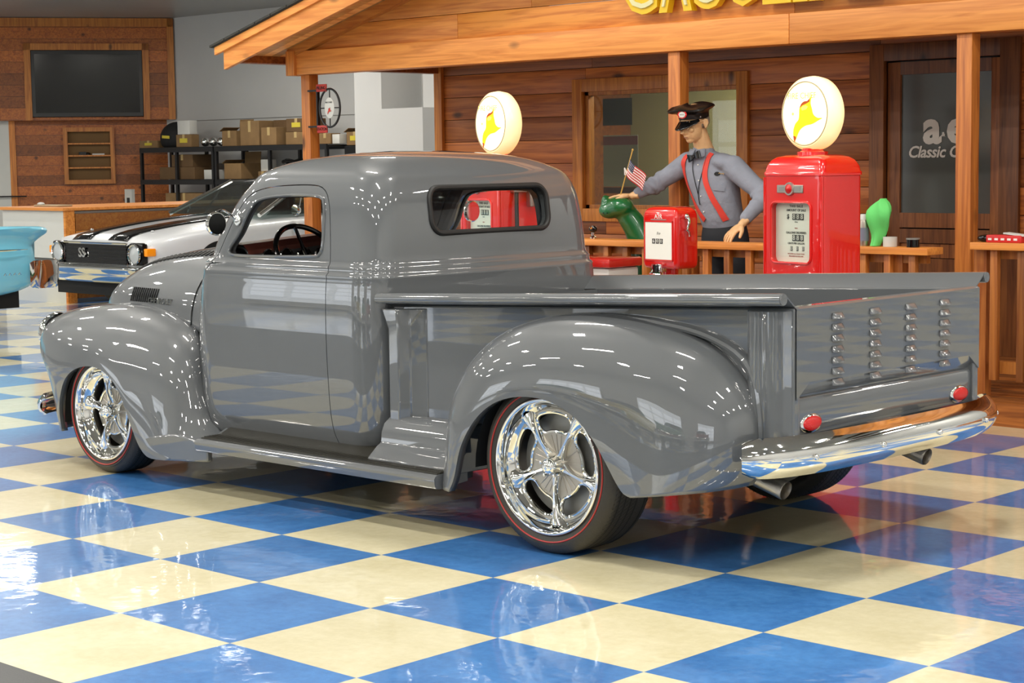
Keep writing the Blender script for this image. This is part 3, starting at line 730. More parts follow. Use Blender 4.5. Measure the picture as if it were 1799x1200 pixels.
    # ---------------- wheels
    def wheel(cx, cz, R, rim, width, side, yout, ang):
        s = side
        def Y(d): return d*(-s)   # d = depth towards the truck centre
        # tyre
        prof = [(rim-.004, .012), (rim+.004, .002), (rim+.02, -.004), ((rim+R)/2, -.010), (R-.035, -.006), (R-.016, .006), (R-.004, .024), (R, .045), (R, width-.045), (R-.004, width-.024), (R-.02, width-.004), ((rim+R)/2, width+.008), (rim, width-.01)]
        P = catmull([(a, b, 0) for a, b in prof], 44)
        T4 = Matrix.Translation((cx, yout, cz))
        w = MB().lathe([(rim-.03, Y(.05)), (rim-.03, Y(width-.01)), (rim, Y(width))], (0, 0, 0), 'y', 64).xform(T4).build('wheel', ALU, root, smooth=60)
        ty = MB().lathe([(p.x, Y(p.y)) for p in P], (0, 0, 0), 'y', 96).xform(T4).build('tyre', TYRE, w, smooth=60)
        mb = MB()
        for d in (.05, .085, .12, .155, width-.05):
            mb.lathe([(R+.0012, Y(d-.004)), (R+.0012, Y(d+.004))], (0, 0, 0), 'y', 96)
        nt = 110
        for k in range(nt):
            a = 2*PI*k/nt
            for d0, d1 in ((.022, .048), (.056, .082), (.09, .116), (.126, .15), (width-.04, width-.018)):
                sh = .018; pts = []
                for d, da in ((d0, 0), (d1, sh)):
                    rr = R+.0015 if .03 < d < width-.03 else R-.002
                    for e in (-.0016, .0016):
                        b = a+da/R+e/R; pts.append(Vector((rr*math.cos(b), Y(d), rr*math.sin(b))))
                mb.add(pts, [(0, 1, 3, 2)])
        mb.xform(T4).build('tread_groove', UNDER, w, smooth=0, label='dark tread sipes')
        rl = (rim+R)/2-.012
        MB().tube([(cx+rl*math.cos(2*PI*k/96), yout+Y(-.0085), cz+rl*math.sin(2*PI*k/96)) for k in range(96)], .0032, 6, closed=True).build('red_line', REDLINE, w, label='thin red stripe on the sidewall')
        # rim barrel: polished lip and dish
        dd = .062
        prof = [(rim+.003, .010), (rim+.002, -.004), (rim-.006, -.008), (rim-.014, -.002), (rim-.020, .012), (rim-.026, .030), (rim-.034, .045), (rim-.044, dd-.004), (rim-.052, dd)]
        P = catmull([(a, b, 0) for a, b in prof], 30)
        MB().lathe([(p.x, Y(p.y)) for p in P], (0, 0, 0), 'y', 96).xform(T4).build('rim_lip', CHROME, w, smooth=60, label='polished rim lip')
        # disc with five kidney windows
        Rd = rim-.046; mb = MB(); NR = 18; NA = 240
        def dep(r):
            t = r/Rd; return dd-.006+.0*t+(.020*(1-t)**1.0)
        disc = MB()
        rings = []
        for i in range(NR+1):
            r = .02+(Rd-.02)*i/NR
            rings.append([Vector((r*math.cos(2*PI*k/NA), Y(dep(r)), r*math.sin(2*PI*k/NA))) for k in range(NA)])
        back = [[p+Vector((0, Y(.012), 0)) for p in ring] for ring in rings[::-1]]
        disc.loft(rings+back, closed_u=True, closed_v=True)
        dm = disc.mesh('d'); cut = []
        def kidney(grow=0.0):
            pts = []; r0, r1, aw = Rd*.60-grow, Rd*.94+grow, math.radians(19)
            rm = (r0+r1)/2; hw = (r1-r0)/2
            N = 10
            for k in range(N+1): a = -aw+2*aw*k/N; pts.append((a, r1))
            for k in range(1, 8): t = PI/2-PI*k/8; pts.append((aw+hw/rm*math.cos(t)*.9, rm+hw*math.sin(t)))
            for k in range(N+1): a = aw-2*aw*k/N; rdip = r0+.010*math.cos(a/aw*PI/2)*0; pts.append((a, r0+rdip*0))
            for k in range(1, 8): t = -PI/2-PI*k/8; pts.append((-aw+hw/rm*math.cos(t)*.9, rm+hw*math.sin(t)))
            return pts
        K = kidney()
        for j in range(5):
            a0 = ang+2*PI*(j+.5)/5
            poly = [(r*math.cos(a0+a), r*math.sin(a0+a)) for a, r in K]
            cut.append(MB().prism(poly, 'y', -.2, .2).mesh('c'))
        dm = boolean(dm, cut); dm.transform(T4); dm.shade_smooth(); dm.set_sharp_from_angle(angle=.6)
        mesh_obj('wheel_disc', dm, ALU, w)['label'] = 'satin grey disc with five openings'
        for j in range(5):
            a0 = ang+2*PI*(j+.5)/5
            pth = [Vector((cx+r*math.cos(a0+a), yout+Y(dep(r)-.002), cz+r*math.sin(a0+a))) for a, r in K]
            MB().tube(pth, .0065, 8, closed=True).build('opening_rim', CHROME, w, label='polished edge of a wheel opening')
        # spokes
        for j in range(5):
            a0 = ang+2*PI*j/5; u = Vector((math.cos(a0), 0, math.sin(a0))); v = Vector((-math.sin(a0), 0, math.cos(a0))); rings = []
            for t in [i/14 for i in range(15)]:
                r = .035+(Rd+.012-.035)*t; wd = .018-.007*math.sin(min(1, t*1.35)*PI)+(.020*max(0, t-.75)/.25)
                hgt = .034-.008*t; base = Vector((0, Y(dep(min(r, Rd))+.002), 0)); up = Vector((0, Y(-1), 0))
                c = u*r+base
                rings.append([c-v*wd*1.15, c-v*wd*.9+up*hgt*.6, c-v*wd*.35+up*hgt, c+v*wd*.35+up*hgt, c+v*wd*.9+up*hgt*.6, c+v*wd*1.15])
            MB().loft(rings, caps=True).xform(T4).build('spoke', CHROME, w, smooth=50, label='polished chrome spoke')
        # thin ribs on the disc
        for j in range(5):
            for da in (-.22, 0, .22):
                a0 = ang+2*PI*(j+.5)/5+da; u = Vector((math.cos(a0), 0, math.sin(a0)))
                MB().tube([T4 @ (u*.05+Vector((0, Y(dep(.05)-.001), 0))), T4 @ (u*(Rd*.54)+Vector((0, Y(dep(Rd*.54)-.001), 0)))], .0016, 6).build('disc_rib', ALU, w)
        hb_ = MB().lathe([(.001, -.004), (.018, -.004), (.030, .004), (.034, .016), (.036, .034), (.040, .05), (.040, .08)], (0, 0, 0), 'y', 32)
        hb_.v = [(x, Y(y) if s else y, z) for x, y, z in hb_.v]
        hub = hb_.xform(T4).build('hub_cap', CHROME, w, smooth=50)
        for j in range(5):
            a0 = ang+2*PI*(j+.5)/5
            mb = MB().lathe([(.001, .010), (.006, .011), (.0075, .03), (.0075, .05)], (0, 0, 0), 'y', 6)
            mb.v = [(x+.043*math.cos(a0), Y(y), z+.043*math.sin(a0)) for x, y, z in mb.v]
            mb.xform(T4).build('lug_nut', CHROME, w)
        MB().lathe([(.03, Y(.11)), (rim-.06, Y(.11)), (rim-.06, Y(.13))], (0, 0, 0), 'y', 40).xform(T4).build('brake_disc', GREYM, w)
        return w
    wheel(1.10, .345, .345, .268, .255, -1, YC-.872, math.radians(-88))
    wheel(1.10, .345, .345, .268, .255, 1, YC+.872, math.radians(20))
    wheel(-1.885, .307, .307, .240, .20, -1, YC-.885, math.radians(172))
    wheel(-1.885, .307, .307, .240, .20, 1, YC+.885, math.radians(50))
    # ---------------- cabin
    dp = catmull([(-1.30,1.075,0),(-1.16,1.105,0),(-1.08,1.10,0),(-1.045,1.07,0),(-1.05,.98,0),(-1.08,.85,0)], 20)
    mb = MB(); mb.loft([[Vector((p.x+.04, YC+h, p.y+.075-.06*abs(h))) for p in dp] for h in [-.64+.08*k for k in range(17)]], closed_u=False)
    dsh = mb.build('dashboard', DASH, root, solid=.01)
    MB().loft([[Vector((x+.042, YC+h, z+.078-.06*abs(h))) for x, z in ((-1.30,1.088),(-1.17,1.115),(-1.085,1.112),(-1.05,1.085),(-1.045,1.065))] for h in (-.64, -.3, 0, .3, .64)], closed_u=False).build('dash_pad', INTER, dsh, label='red-brown leather pad')
    for k in range(4):
        y = YC-.52+.11*k
        MB().lathe([(.001,.0),(.036,.0)], (-1.003, y, 1.085), 'x', 24).build('gauge_face', BLACK, dsh)
        MB().lathe([(.034,-.004),(.042,-.002),(.044,.006),(.040,.012),(.036,.006)], (-1.006, y, 1.085), 'x', 24).build('gauge_ring', CHROME, dsh)
    swc = Vector((-.84, YC-.40, 1.085)); n = Vector((.80, 0, .60)).normalized(); a = Vector((0, 1, 0)); b = n.cross(a)
    sw = MB().tube([swc+(a*math.cos(2*PI*k/48)+b*math.sin(2*PI*k/48))*.185 for k in range(48)], .013, 10, closed=True).build('steering_wheel', BLACK, root)
    for k in range(3):
        t = PI/2+2*PI*k/3; MB().tube([swc+(a*math.cos(t)+b*math.sin(t))*.18, swc-n*.02], .009, 8).build('wheel_spoke', CHROME, sw)
    MB().tube([swc-n*.01, swc-n*.35], .022, 12).build('steering_column', DASH, root)
    MB().box((-.30, YC, .78), (.14, 1.30, .50), R=Matrix.Rotation(-.12, 3, 'Y'), bev=.03).build('seat_back', INTER, root)
    MB().box((-.62, YC, .52), (.50, 1.30, .16), bev=.04).build('seat_cushion', INTER, root)
    MB().tube([(-1.07, YC, 1.34), (-1.10, YC, 1.42)], .006, 6).build('mirror_stem', CHROME, root)
    MB().box((-1.06, YC, 1.335), (.02, .20, .05), bev=.008).build('rear_view_mirror', BLACK, root)
    # door mirrors
    for s in (-1, 1):
        base = Vector((-.975, YC+s*.722, 1.27)); c = Vector((-.915, YC+s*.885, 1.262))
        if s > 0: c = Vector((-1.0, YC+s*.87, 1.265))
        mr = MB().lathe([(.001,.0),(.050,.0),(.056,-.006),(.054,-.018),(.035,-.034),(.001,-.042)], (0, 0, 0), 'x', 32).xform(Matrix.Translation(c)).build('door_mirror', CHROME, root, label='round chrome mirror')
        MB().lathe([(.001,.0015),(.0475,.0015)], (0, 0, 0), 'x', 32).xform(Matrix.Translation(c)).build('mirror_glass', BLACK if s < 0 else CHROME, mr)
        MB().tube(catmull([base, base+Vector((.0, s*.05, .035)), c+Vector((-.02, -s*.04, .06)), c+Vector((-.02, 0, .045))], 14), .006, 8).build('mirror_arm', CHROME, mr)
        MB().ell(base, (.022, .014, .026), seg=12).build('mirror_mount', CHROME, mr)
    return root
build_truck()

# ================================================================== STATION HUT
def planks_x(mb, x0, x1, y, z0, z1, ph, th=.02, gap=.004, holes=(), seed=1, joints=True):
    """horizontal boards on a wall facing -y; holes are (xa, xb, za, zb)"""
    rnd = random.Random(seed); z = z0
    while z < z1-.005:
        zt = min(z1, z+ph); segs = [(x0, x1)]
        for xa, xb, za, zb in holes:
            if z < zb-.01 and zt > za+.01:
                ns = []
                for a, b in segs:
                    if xb <= a or xa >= b: ns.append((a, b)); continue
                    if a < xa: ns.append((a, xa))
                    if b > xb: ns.append((xb, b))
                segs = ns
        for a, b in segs:
            cuts = [a]
            while joints and b-cuts[-1] > 3.2: cuts.append(cuts[-1]+rnd.uniform(1.5, 3.0))
            cuts.append(b)
            for p, q in zip(cuts, cuts[1:]):
                mb.box(((p+q)/2, y+th/2, (z+zt)/2), (q-p-.002, th, zt-z-gap), tone=rnd.random(), bev=.002)
        z = zt
    return mb
def hut():
    YW = 8.0; XL, XR = -5.97, 3.2
    wn = (-4.25, -2.67, 1.12, 2.08); dr = (-1.36, -.44, .13, 2.20)
    st = MB()
    planks_x(st, XL, XR, YW, .13, 2.75, .195, holes=(wn, dr), seed=3)
    st.build('wall_hut', CEDB, None, kind='structure', label='cedar board front wall of the station hut')
    MB().b2((XL+.02, YW+.022, .13), (wn[0], YW+.10, 2.75)).b2((wn[1], YW+.022, .13), (dr[0], YW+.10, 2.75)).b2((dr[1], YW+.022, .13), (XR, YW+.10, 2.75)).b2((wn[0], YW+.022, .13), (wn[1], YW+.10, wn[2])).b2((wn[0], YW+.022, wn[3]), (wn[1], YW+.10, 2.75)).b2((dr[0], YW+.022, dr[3]), (dr[1], YW+.10, 2.75)).build('wall_hut_core', UNDER, None, kind='structure')
    MB().b2((XL, YW+.1, .13), (XL+.05, 11.5, 2.75), tone=.3).build('wall_hut_left', CEDB, None, kind='structure')
    MB().b2((XL-.02, YW-.035, .13), (XL+.075, YW, 2.5), tone=.8).build('trim_1', CEDT, None, kind='structure', bevel=.003)
    # office behind the window
    MB().add([(XL+.06, 10.6, .13), (dr[0], 10.6, .13), (dr[0], 10.6, 2.7), (XL+.06, 10.6, 2.7)], [(0, 1, 2, 3)]).build('wall_office', mat('office_wall', (150,142,96), .8), None, kind='structure')
    MB().add([(XL+.06, YW+.1, .13), (XR, YW+.1, .13), (XR, 11.5, .13), (XL+.06, 11.5, .13)], [(0, 1, 2, 3)]).build('floor_office', mat('office_floor', (96,92,84), .6), None, kind='structure')
    MB().add([(XL+.06, 8.1, 2.7), (XR, 8.1, 2.7), (XR, 11.5, 2.7), (XL+.06, 11.5, 2.7)], [(0, 1, 2, 3)]).build('ceiling_office', WHITEP, None, kind='structure')
    d = bpy.data.lights.new('office_lamp', 'AREA'); d.size = 1.0; d.energy = 110; d.color = (1, .95, .85); o = bpy.data.objects.new('office_lamp', d); C.objects.link(o); o.location = (-3.6, 9.4, 2.65)
    # window
    w = bpy.data.objects.new('window_1', bpy.data.meshes.new('window_1'))
    fm = MB()
    a, b, z0, z1 = wn
    t = .105
    for p, q, tn in (((a-t, YW-.03, z0-t), (a, YW+.02, z1+t), .7), ((b, YW-.03, z0-t), (b+t, YW+.02, z1+t), .6), ((a, YW-.03, z1), (b, YW+.02, z1+t), .55), ((a, YW-.03, z0-t), (b, YW+.02, z0), .8)):
        fm.b2(p, q, tone=tn, bev=.004)
    for p, q in (((a, YW+.02, z0), (a+.035, YW+.09, z1)), ((b-.035, YW+.02, z0), (b, YW+.09, z1)), ((a, YW+.02, z1-.03), (b, YW+.09, z1)), ((a, YW+.02, z0), (b, YW+.09, z0+.03))): fm.b2(p, q, tone=.35)
    wf = fm.build('window_1', CEDT, None, kind='structure', label='cedar framed office window')
    MB().b2((a+.03, YW+.05, z0+.02), (b-.03, YW+.056, z1-.02)).build('window_glass', GLW, wf)
    # things seen in the window
    PINKP = mat('pink_print', (178,92,100), .7); MAPP = mat('pale_print', (200,192,172), .7)
    tag(MB().b2((-4.09, 8.0562, 1.80), (-3.78, 8.060, 2.02)).build('poster', BLACK, None), 'dark poster hanging behind the left part of the office window', 'poster')
    p = MB().b2((-4.09, 8.0575, 1.30), (-3.72, 8.061, 1.72)).build('poster', MAPP, None); tag(p, 'pale poster with a pink band below the dark poster in the window', 'poster')
    MB().b2((-4.09, 8.0565, 1.64), (-3.72, 8.0574, 1.71)).build('band', PINKP, p)
    MB().b2((-4.09, 8.0565, 1.245), (-3.72, 8.0600, 1.295)).build('band', mat('maroon_print', (96,30,28), .7), p)
    tag(MB().b2((-3.45, 9.2, .13), (-2.95, 9.6, 2.35)).build('cabinet', mat('blue_grey_cabinet', (128,134,142), .5), None, bevel=.01), 'tall blue grey cabinet standing inside the office', 'cabinet')
    tag(MB().b2((-5.4, 10.1, .13), (-4.4, 10.5, 1.35)).build('desk', mat('grey_desk', (120,118,108), .5), None, bevel=.01), 'low grey desk at the back of the office', 'desk')
    # door
    a, b, z0, z1 = dr
    fm = MB(); t = .12
    fm.b2((a-t, YW-.03, z0), (a, YW+.02, z1+t), tone=.55, bev=.003).b2((b, YW-.03, z0), (b+t+.03, YW+.02, z1+t), tone=.2, bev=.003).b2((a, YW-.03, z1), (b, YW+.02, z1+t), tone=.1, bev=.003)
    dfr = fm.build('door_1', CEDD, None, kind='structure', label='dark cedar door with a big tinted pane')
    ld = MB(); s_ = .115
    ld.b2((a+.01, YW+.01, z0+.01), (a+s_, YW+.055, z1-.01), tone=.5, bev=.003).b2((b-.085, YW+.01, z0+.01), (b-.01, YW+.055, z1-.01), tone=.9, bev=.003)
    ld.b2((a+s_, YW+.01, z1-.10), (b-.085, YW+.055, z1-.01), tone=.2).b2((a+s_, YW+.01, 1.01), (b-.085, YW+.055, 1.115), tone=.6).b2((a+s_, YW+.01, z0+.01), (b-.085, YW+.055, z0+.14), tone=.5).b2((a+s_, YW+.012, .90), (b-.085, YW+.05, 1.0), tone=.35)
    for k in range(6): ld.b2((a+s_, YW+.03, .27+.105*k), (b-.085, YW+.045, .27+.105*k+.10), tone=(k*.37) % 1)
    dl = ld.build('door_leaf', CEDD, dfr)
    L_ = Vector((b-.085-(a+s_), 0, .6)); ang = math.atan2(.6, L_.x)
    MB().box(((a+s_+b-.085)/2, YW+.02, .59), (math.hypot(L_.x, .6), .02, .09), R=Matrix.Rotation(-ang, 3, 'Y'), tone=.4).build('door_brace', CEDD, dfr)
    MB().b2((a+s_-.01, YW+.03, 1.10), (b-.08, YW+.036, z1-.09)).build('door_glass', GLF, dfr)
    MB().b2((a-.02, YW+.056, z0), (b+.02, YW+.066, 1.06)).b2((a-.02, YW+.056, z1-.06), (b+.02, YW+.10, z1+.05)).b2((a-.02, YW+.056, 1.0), (a+.06, YW+.10, z1)).b2((b-.06, YW+.056, 1.0), (b+.02, YW+.10, z1)).build('door_light_block', UNDER, dfr)  # dark backing added behind the leaf, blocks office light leaking past it
    m = text_mb('a', .33, .001, offset=.012); m.xform(frame((-.992, YW+.024, 1.715), (1, 0, 0), (0, 0, 1))); m.build('letter', LETTER, dfr, smooth=0, label='etched letter a')
    m = text_mb('&', .040, .001, offset=.002); m.xform(frame((-.902, YW+.024, 1.67), (1, 0, 0), (0, 0, 1))); m.build('letter', LETTER, dfr, smooth=0)
    m = text_mb('e', .33, .001, offset=.012); m.xform(frame((-.797, YW+.024, 1.715), (1, 0, 0), (0, 0, 1))); m.build('letter', LETTER, dfr, smooth=0, label='etched letter e')
    m = text_mb('Classic Cars', .115, .001, shear=.25, offset=.0025, align='LEFT', space=.95); m.xform(frame((-1.19, YW+.024, 1.545), (1, 0, 0), (0, 0, 1))); m.build('lettering', LETTER, dfr, smooth=0, label='etched slanted line of lettering')
    # porch deck
    dk = MB()
    for k in range(16):
        y0 = 5.80+.14*k; dk.b2((XL-.1, y0, .10), (3.6, y0+.136, .13), tone=random.random(), bev=.003)
    dk.b2((XL-.1, 5.78, .0), (3.6, 5.80, .13), tone=.8)
    dk.b2((XL-.1, 5.80, 0), (XL-.08, 8.0, .10), tone=.4).b2((XL-.08, 6.0, .0), (3.6, 6.1, .10), tone=.3)
    dk.build('floor', DECK, None, kind='structure', label='raised cedar porch deck')
    # posts, beam, gable
    for i, (x, lb) in enumerate(((-5.96, 'cedar porch post at the left end of the hut carrying the round sign'), (-2.07, 'cedar porch post behind the uniformed figure'), (.155, 'knotted cedar porch post in front of the glass door'), (3.1, 'cedar porch post at the right end of the hut'))):
        if i == 3: continue
        MB().b2((x-.052, 6.45, .13), (x+.052, 6.55, 2.254), tone=(.7, .9, .8)[i], bev=.004).build('porch_post', CEDZ, None, label=lb, cat='post')
    g = empty('porch_gable', (-1.5, 6.45, 2.25), 'cedar gable with a heavy beam over the porch posts', 'gable')
    MB().b2((-6.12, 6.42, 2.255), (-1.1, 6.58, 2.45), tone=.8, bev=.006).b2((-1.097, 6.42, 2.255), (3.6, 6.58, 2.45), tone=.6, bev=.006).build('beam', CEDF, g)
    MB().b2((-6.135, 6.392, 2.25), (-6.03, 6.60, 2.452), tone=.9, bev=.004).build('beam_end_block', CEDT, g)
    zs = lambda x: 2.485+.268*(x+6.06)
    gb = MB(); rnd = random.Random(5); gb.prism([(-6.11, 2.45), (-5.6, 2.45), (-5.6, zs(-5.6)), (-6.11, zs(-6.11))], 'y', 6.50, 6.52, tone=.5)
    for k in range(9):
        z = 2.452+.192*k; zt = z+.188
        xl = -6.06+(z-2.485)/.268; xl = max(-6.1, xl); cuts = [xl+.0, xl+1.05+rnd.random()*1.4+k*.1]
        while cuts[-1] < 2.2: cuts.append(cuts[-1]+rnd.uniform(2.2, 3.4))
        cuts.append(3.6)
        for p, q in zip(cuts, cuts[1:]): gb.b2((p, 6.47, z), (q-.003, 6.49, zt), tone=rnd.uniform(.35, 1), bev=.002)
    gb.build('gable_boards', CED, g)
    MB().b2((-6.05, 6.50, 2.30), (-5.93, 8.0, 2.42), tone=.2).build('side_beam', CEDB, g)
    MB().b2((-5.9, 6.6, 2.46), (3.6, 8.0, 2.48), tone=.2).build('porch_ceiling', CEDB, g)
    # roof
    r = empty('porch_roof', (-2, 6.5, 2.5), 'sloping cedar roof edge with grey shingles above the porch', 'roof')
    x0, x1 = -6.33, 1.6
    def slab(mb, y0, y1, o0, o1, xa=x0, xb=x1, tone=.5):
        P = lambda x, o: (x, zs(x)+o)
        mb.prism([P(xa, o0), P(xb, o0), P(xb, o1), P(xa, o1)], 'y', y0, y1, tone=tone); return mb
    m = MB()
    for k in range(25):
        y0 = 5.93+.09*k; slab(m, y0, y0+.087, .0, .018, tone=random.random())
    m.build('soffit', CEDY, r)
    slab(MB(), 5.90, 5.935, -.115, .055, tone=.75).build('barge_board', CEDF, r, bevel=.003)
    slab(MB(), 5.875, 5.905, .03, .095, xa=x0-.09, tone=.9).build('barge_trim', CEDF, r, bevel=.003)
    m = MB(); slab(m, 5.86, 8.3, .095, .105, xa=x0-.11)
    for k in range(36): slab(m, 5.85, 8.3, .10, .118, xa=x0-.12+.2*k, xb=x0-.12+.2*k+.19)
    m.build('shingles', SHINGLE, r)
    slab(MB(), 5.94, 8.2, -.06, .0, xa=x0, xb=x0+.03, tone=.3).build('eave_board', CEDB, r)
    slab(MB(), 6.405, 6.47, -.075, .0, xa=-6.13, tone=.5).build('gable_rake_trim', CED, r)
    # railings
    def rail(name, xa, xb, label):
        rr = empty(name, (xa, 6.02, .13), label, 'railing')
        z = .984 if xb < 1 else 1.026
        MB().b2((xa, 5.93, z-.042), (xb, 6.11, z), tone=.85, bev=.004).build('handrail', CEDF, rr)
        MB().b2((xa+.1, 6.006, z-.095), (xb-.05, 6.05, z-.043), tone=.3).build('upper_rail', CEDT, rr)
        MB().b2((xa+.1, 6.006, .27), (xb-.02, 6.05, .34), tone=.4).build('lower_rail', CEDT, rr)
        for x in ((xa+.05, -1.6, xb-.25) if xb < 1 else (xa+.03, 2.5)): MB().b2((x-.04, 6.0, .131), (x+.04, 6.07, z-.043), tone=.5).build('rail_post', CEDZ, rr)
        x = xb-.12; i = 0
        while x > xa:
            MB().b2((x-.022, 5.955, .235), (x+.022, 5.998, z-.043), tone=random.random(), bev=.002).build('baluster', CEDZ, rr); x -= .170; i += 1
    rail('porch_railing', -4.3, .225, 'long cedar railing in front of the window of the hut')
    rail('porch_railing', .50, 2.8, 'cedar railing right of the knotted post')
    # yellow channel letter sign
    s = empty('letter_sign', (-1.6, 6.42, 2.5), 'yellow channel letter sign with glass tubing fixed to the gable', 'sign')
    x = -2.46
    for ch, wd in (('G', .50), ('A', .46), ('S', .40), ('O', .46), ('L', .36), ('I', .18), ('N', .44), ('E', .36)):
        m = text_mb(ch, .62, .03, offset=.028, align='LEFT'); mn = min(v[0] for v in m.v); mx = max(v[0] for v in m.v); lo = min(v[1] for v in m.v)
        sc_ = Matrix.Diagonal((wd*.62/(mx-mn), 1, 1, 1)); zb = 2.515
        F = frame((x, 6.40, zb), (1, 0, .0), (0, 0, 1)) @ Matrix.Translation((0, -lo, 0)) @ sc_ @ Matrix.Translation((-mn, 0, 0))
        m.xform(F); l = m.build('channel_letter', YELLOW, s, smooth=0, label='yellow letter '+ch)
        m = text_mb(ch, .62, .006, offset=.030, align='LEFT'); m.xform(F); m.xform(Matrix.Translation((0, -.045, 0)))
        m2 = text_mb(ch, .62, .008, offset=-.012, align='LEFT'); m2.xform(F); m2.xform(Matrix.Translation((0, -.036, 0))); m2.build('glass_tube', TUBEG, l, smooth=0)
        x += wd*.62+.015
    # oval station sign on the left post
    s = empty('hanging_sign', (-5.68, 6.44, 1.97), 'black ring sign with a white oval and two red plates on the left porch post', 'sign')
    cx, cz = -5.62, 1.972
    MB().tube([(cx+.125*math.cos(t*PI/24), 6.42, cz+.155*math.sin(t*PI/24)) for t in range(48)], .009, 8, closed=True).build('ring', STEELB, s)
    for dx, dz in ((1, 0), (-1, 0), (0, 1), (0, -1)): MB().tube([(cx+dx*.055, 6.42, cz+dz*.08), (cx+dx*.125, 6.42, cz+dz*.155)], .005, 6).build('spoke', STEELB, s)
    pl = MB().ell((cx, 6.415, cz), (.060, .006, .085), seg=32).build('oval_plate', WHITEP, s, smooth=180, label='white oval plate')
    hat(pl, Matrix.Translation((cx+.005, 6.407, cz-.022)) @ Matrix.Diagonal((.30, .5, .30, 1)), mat('sign_red', (196,52,38), .5), mat('sign_red_dark', (150,30,24), .5), None)
    m = text_mb('FIRE CHIEF', .018, .0005); m.xform(frame((cx, 6.4075, cz+.045), (1, 0, 0), (0, 0, 1))); m.build('lettering', INK, pl, smooth=0)
    for zz, tx in ((cz+.165, 'FILLING'), (cz-.17, 'STATION')):
        q = MB().box((cx-.095, 6.418, zz), (.125, .012, .062), bev=.004).build('name_plate', mat('plate_red', (170,44,36), .5), s, label='red plate reading '+tx)
        m = text_mb(tx, .034, .0005, offset=.0005, space=.9); m.xform(frame((cx-.095, 6.411, zz), (1, 0, 0), (0, 0, 1))); m.build('lettering', BLACK, q, smooth=0)
    MB().b2((cx-.17, 6.42, cz-.17), (cx-.155, 6.449, cz+.17)).b2((-5.915, 6.435, cz+.14), (cx-.155, 6.4495, cz+.155)).b2((-5.915, 6.435, cz-.155), (cx-.155, 6.4495, cz-.14)).build('bracket', STEELB, s)

def hat(parent, M_, my, mr, mp):
    """flat printed fireman hat shape, about 0.2 high, facing -y"""
    body = [(-.055,-.10),(-.028,-.055),(.005,-.035),(.045,-.028),(.085,-.012),(.105,-.004),(.075,-.002),(.052,.012),(.044,.035),(.036,.06),(.040,.082),(.044,.095),(.030,.078),(.018,.070),(-.002,.068),(-.018,.058),(-.028,.040),(-.030,.015),(-.034,-.008),(-.052,-.025),(-.062,-.048),(-.064,-.07)]
    m = MB().prism([(p.x, p.y) for p in catmull([(a, b, 0) for a, b in body], 80, True)], 'y', -.0015, .0); m.xform(M_); m.build('printed_hat', my, parent, smooth=0)
    tip = [(-.064,-.075),(-.055,-.105),(-.046,-.085),(-.05,-.078)]
    m = MB().prism(tip, 'y', -.0025, -.0016); m.xform(M_); m.build('hat_shade', mr, parent, smooth=0)
    band = [(-.028,.040),(-.018,.058),(-.002,.068),(.018,.070),(.032,.080),(.030,.066),(.010,.058),(-.010,.052)]
    m = MB().prism(band, 'y', -.0025, -.0016); m.xform(M_); m.build('hat_shade', mr, parent, smooth=0)
    if mp:
        m = MB().prism([(-.012,.030),(.012,.034),(.022,.046),(.008,.052),(-.010,.048),(-.018,.04)], 'y', -.0025, -.0016); m.xform(M_); m.build('hat_highlight', mp, parent, smooth=0)
hut()

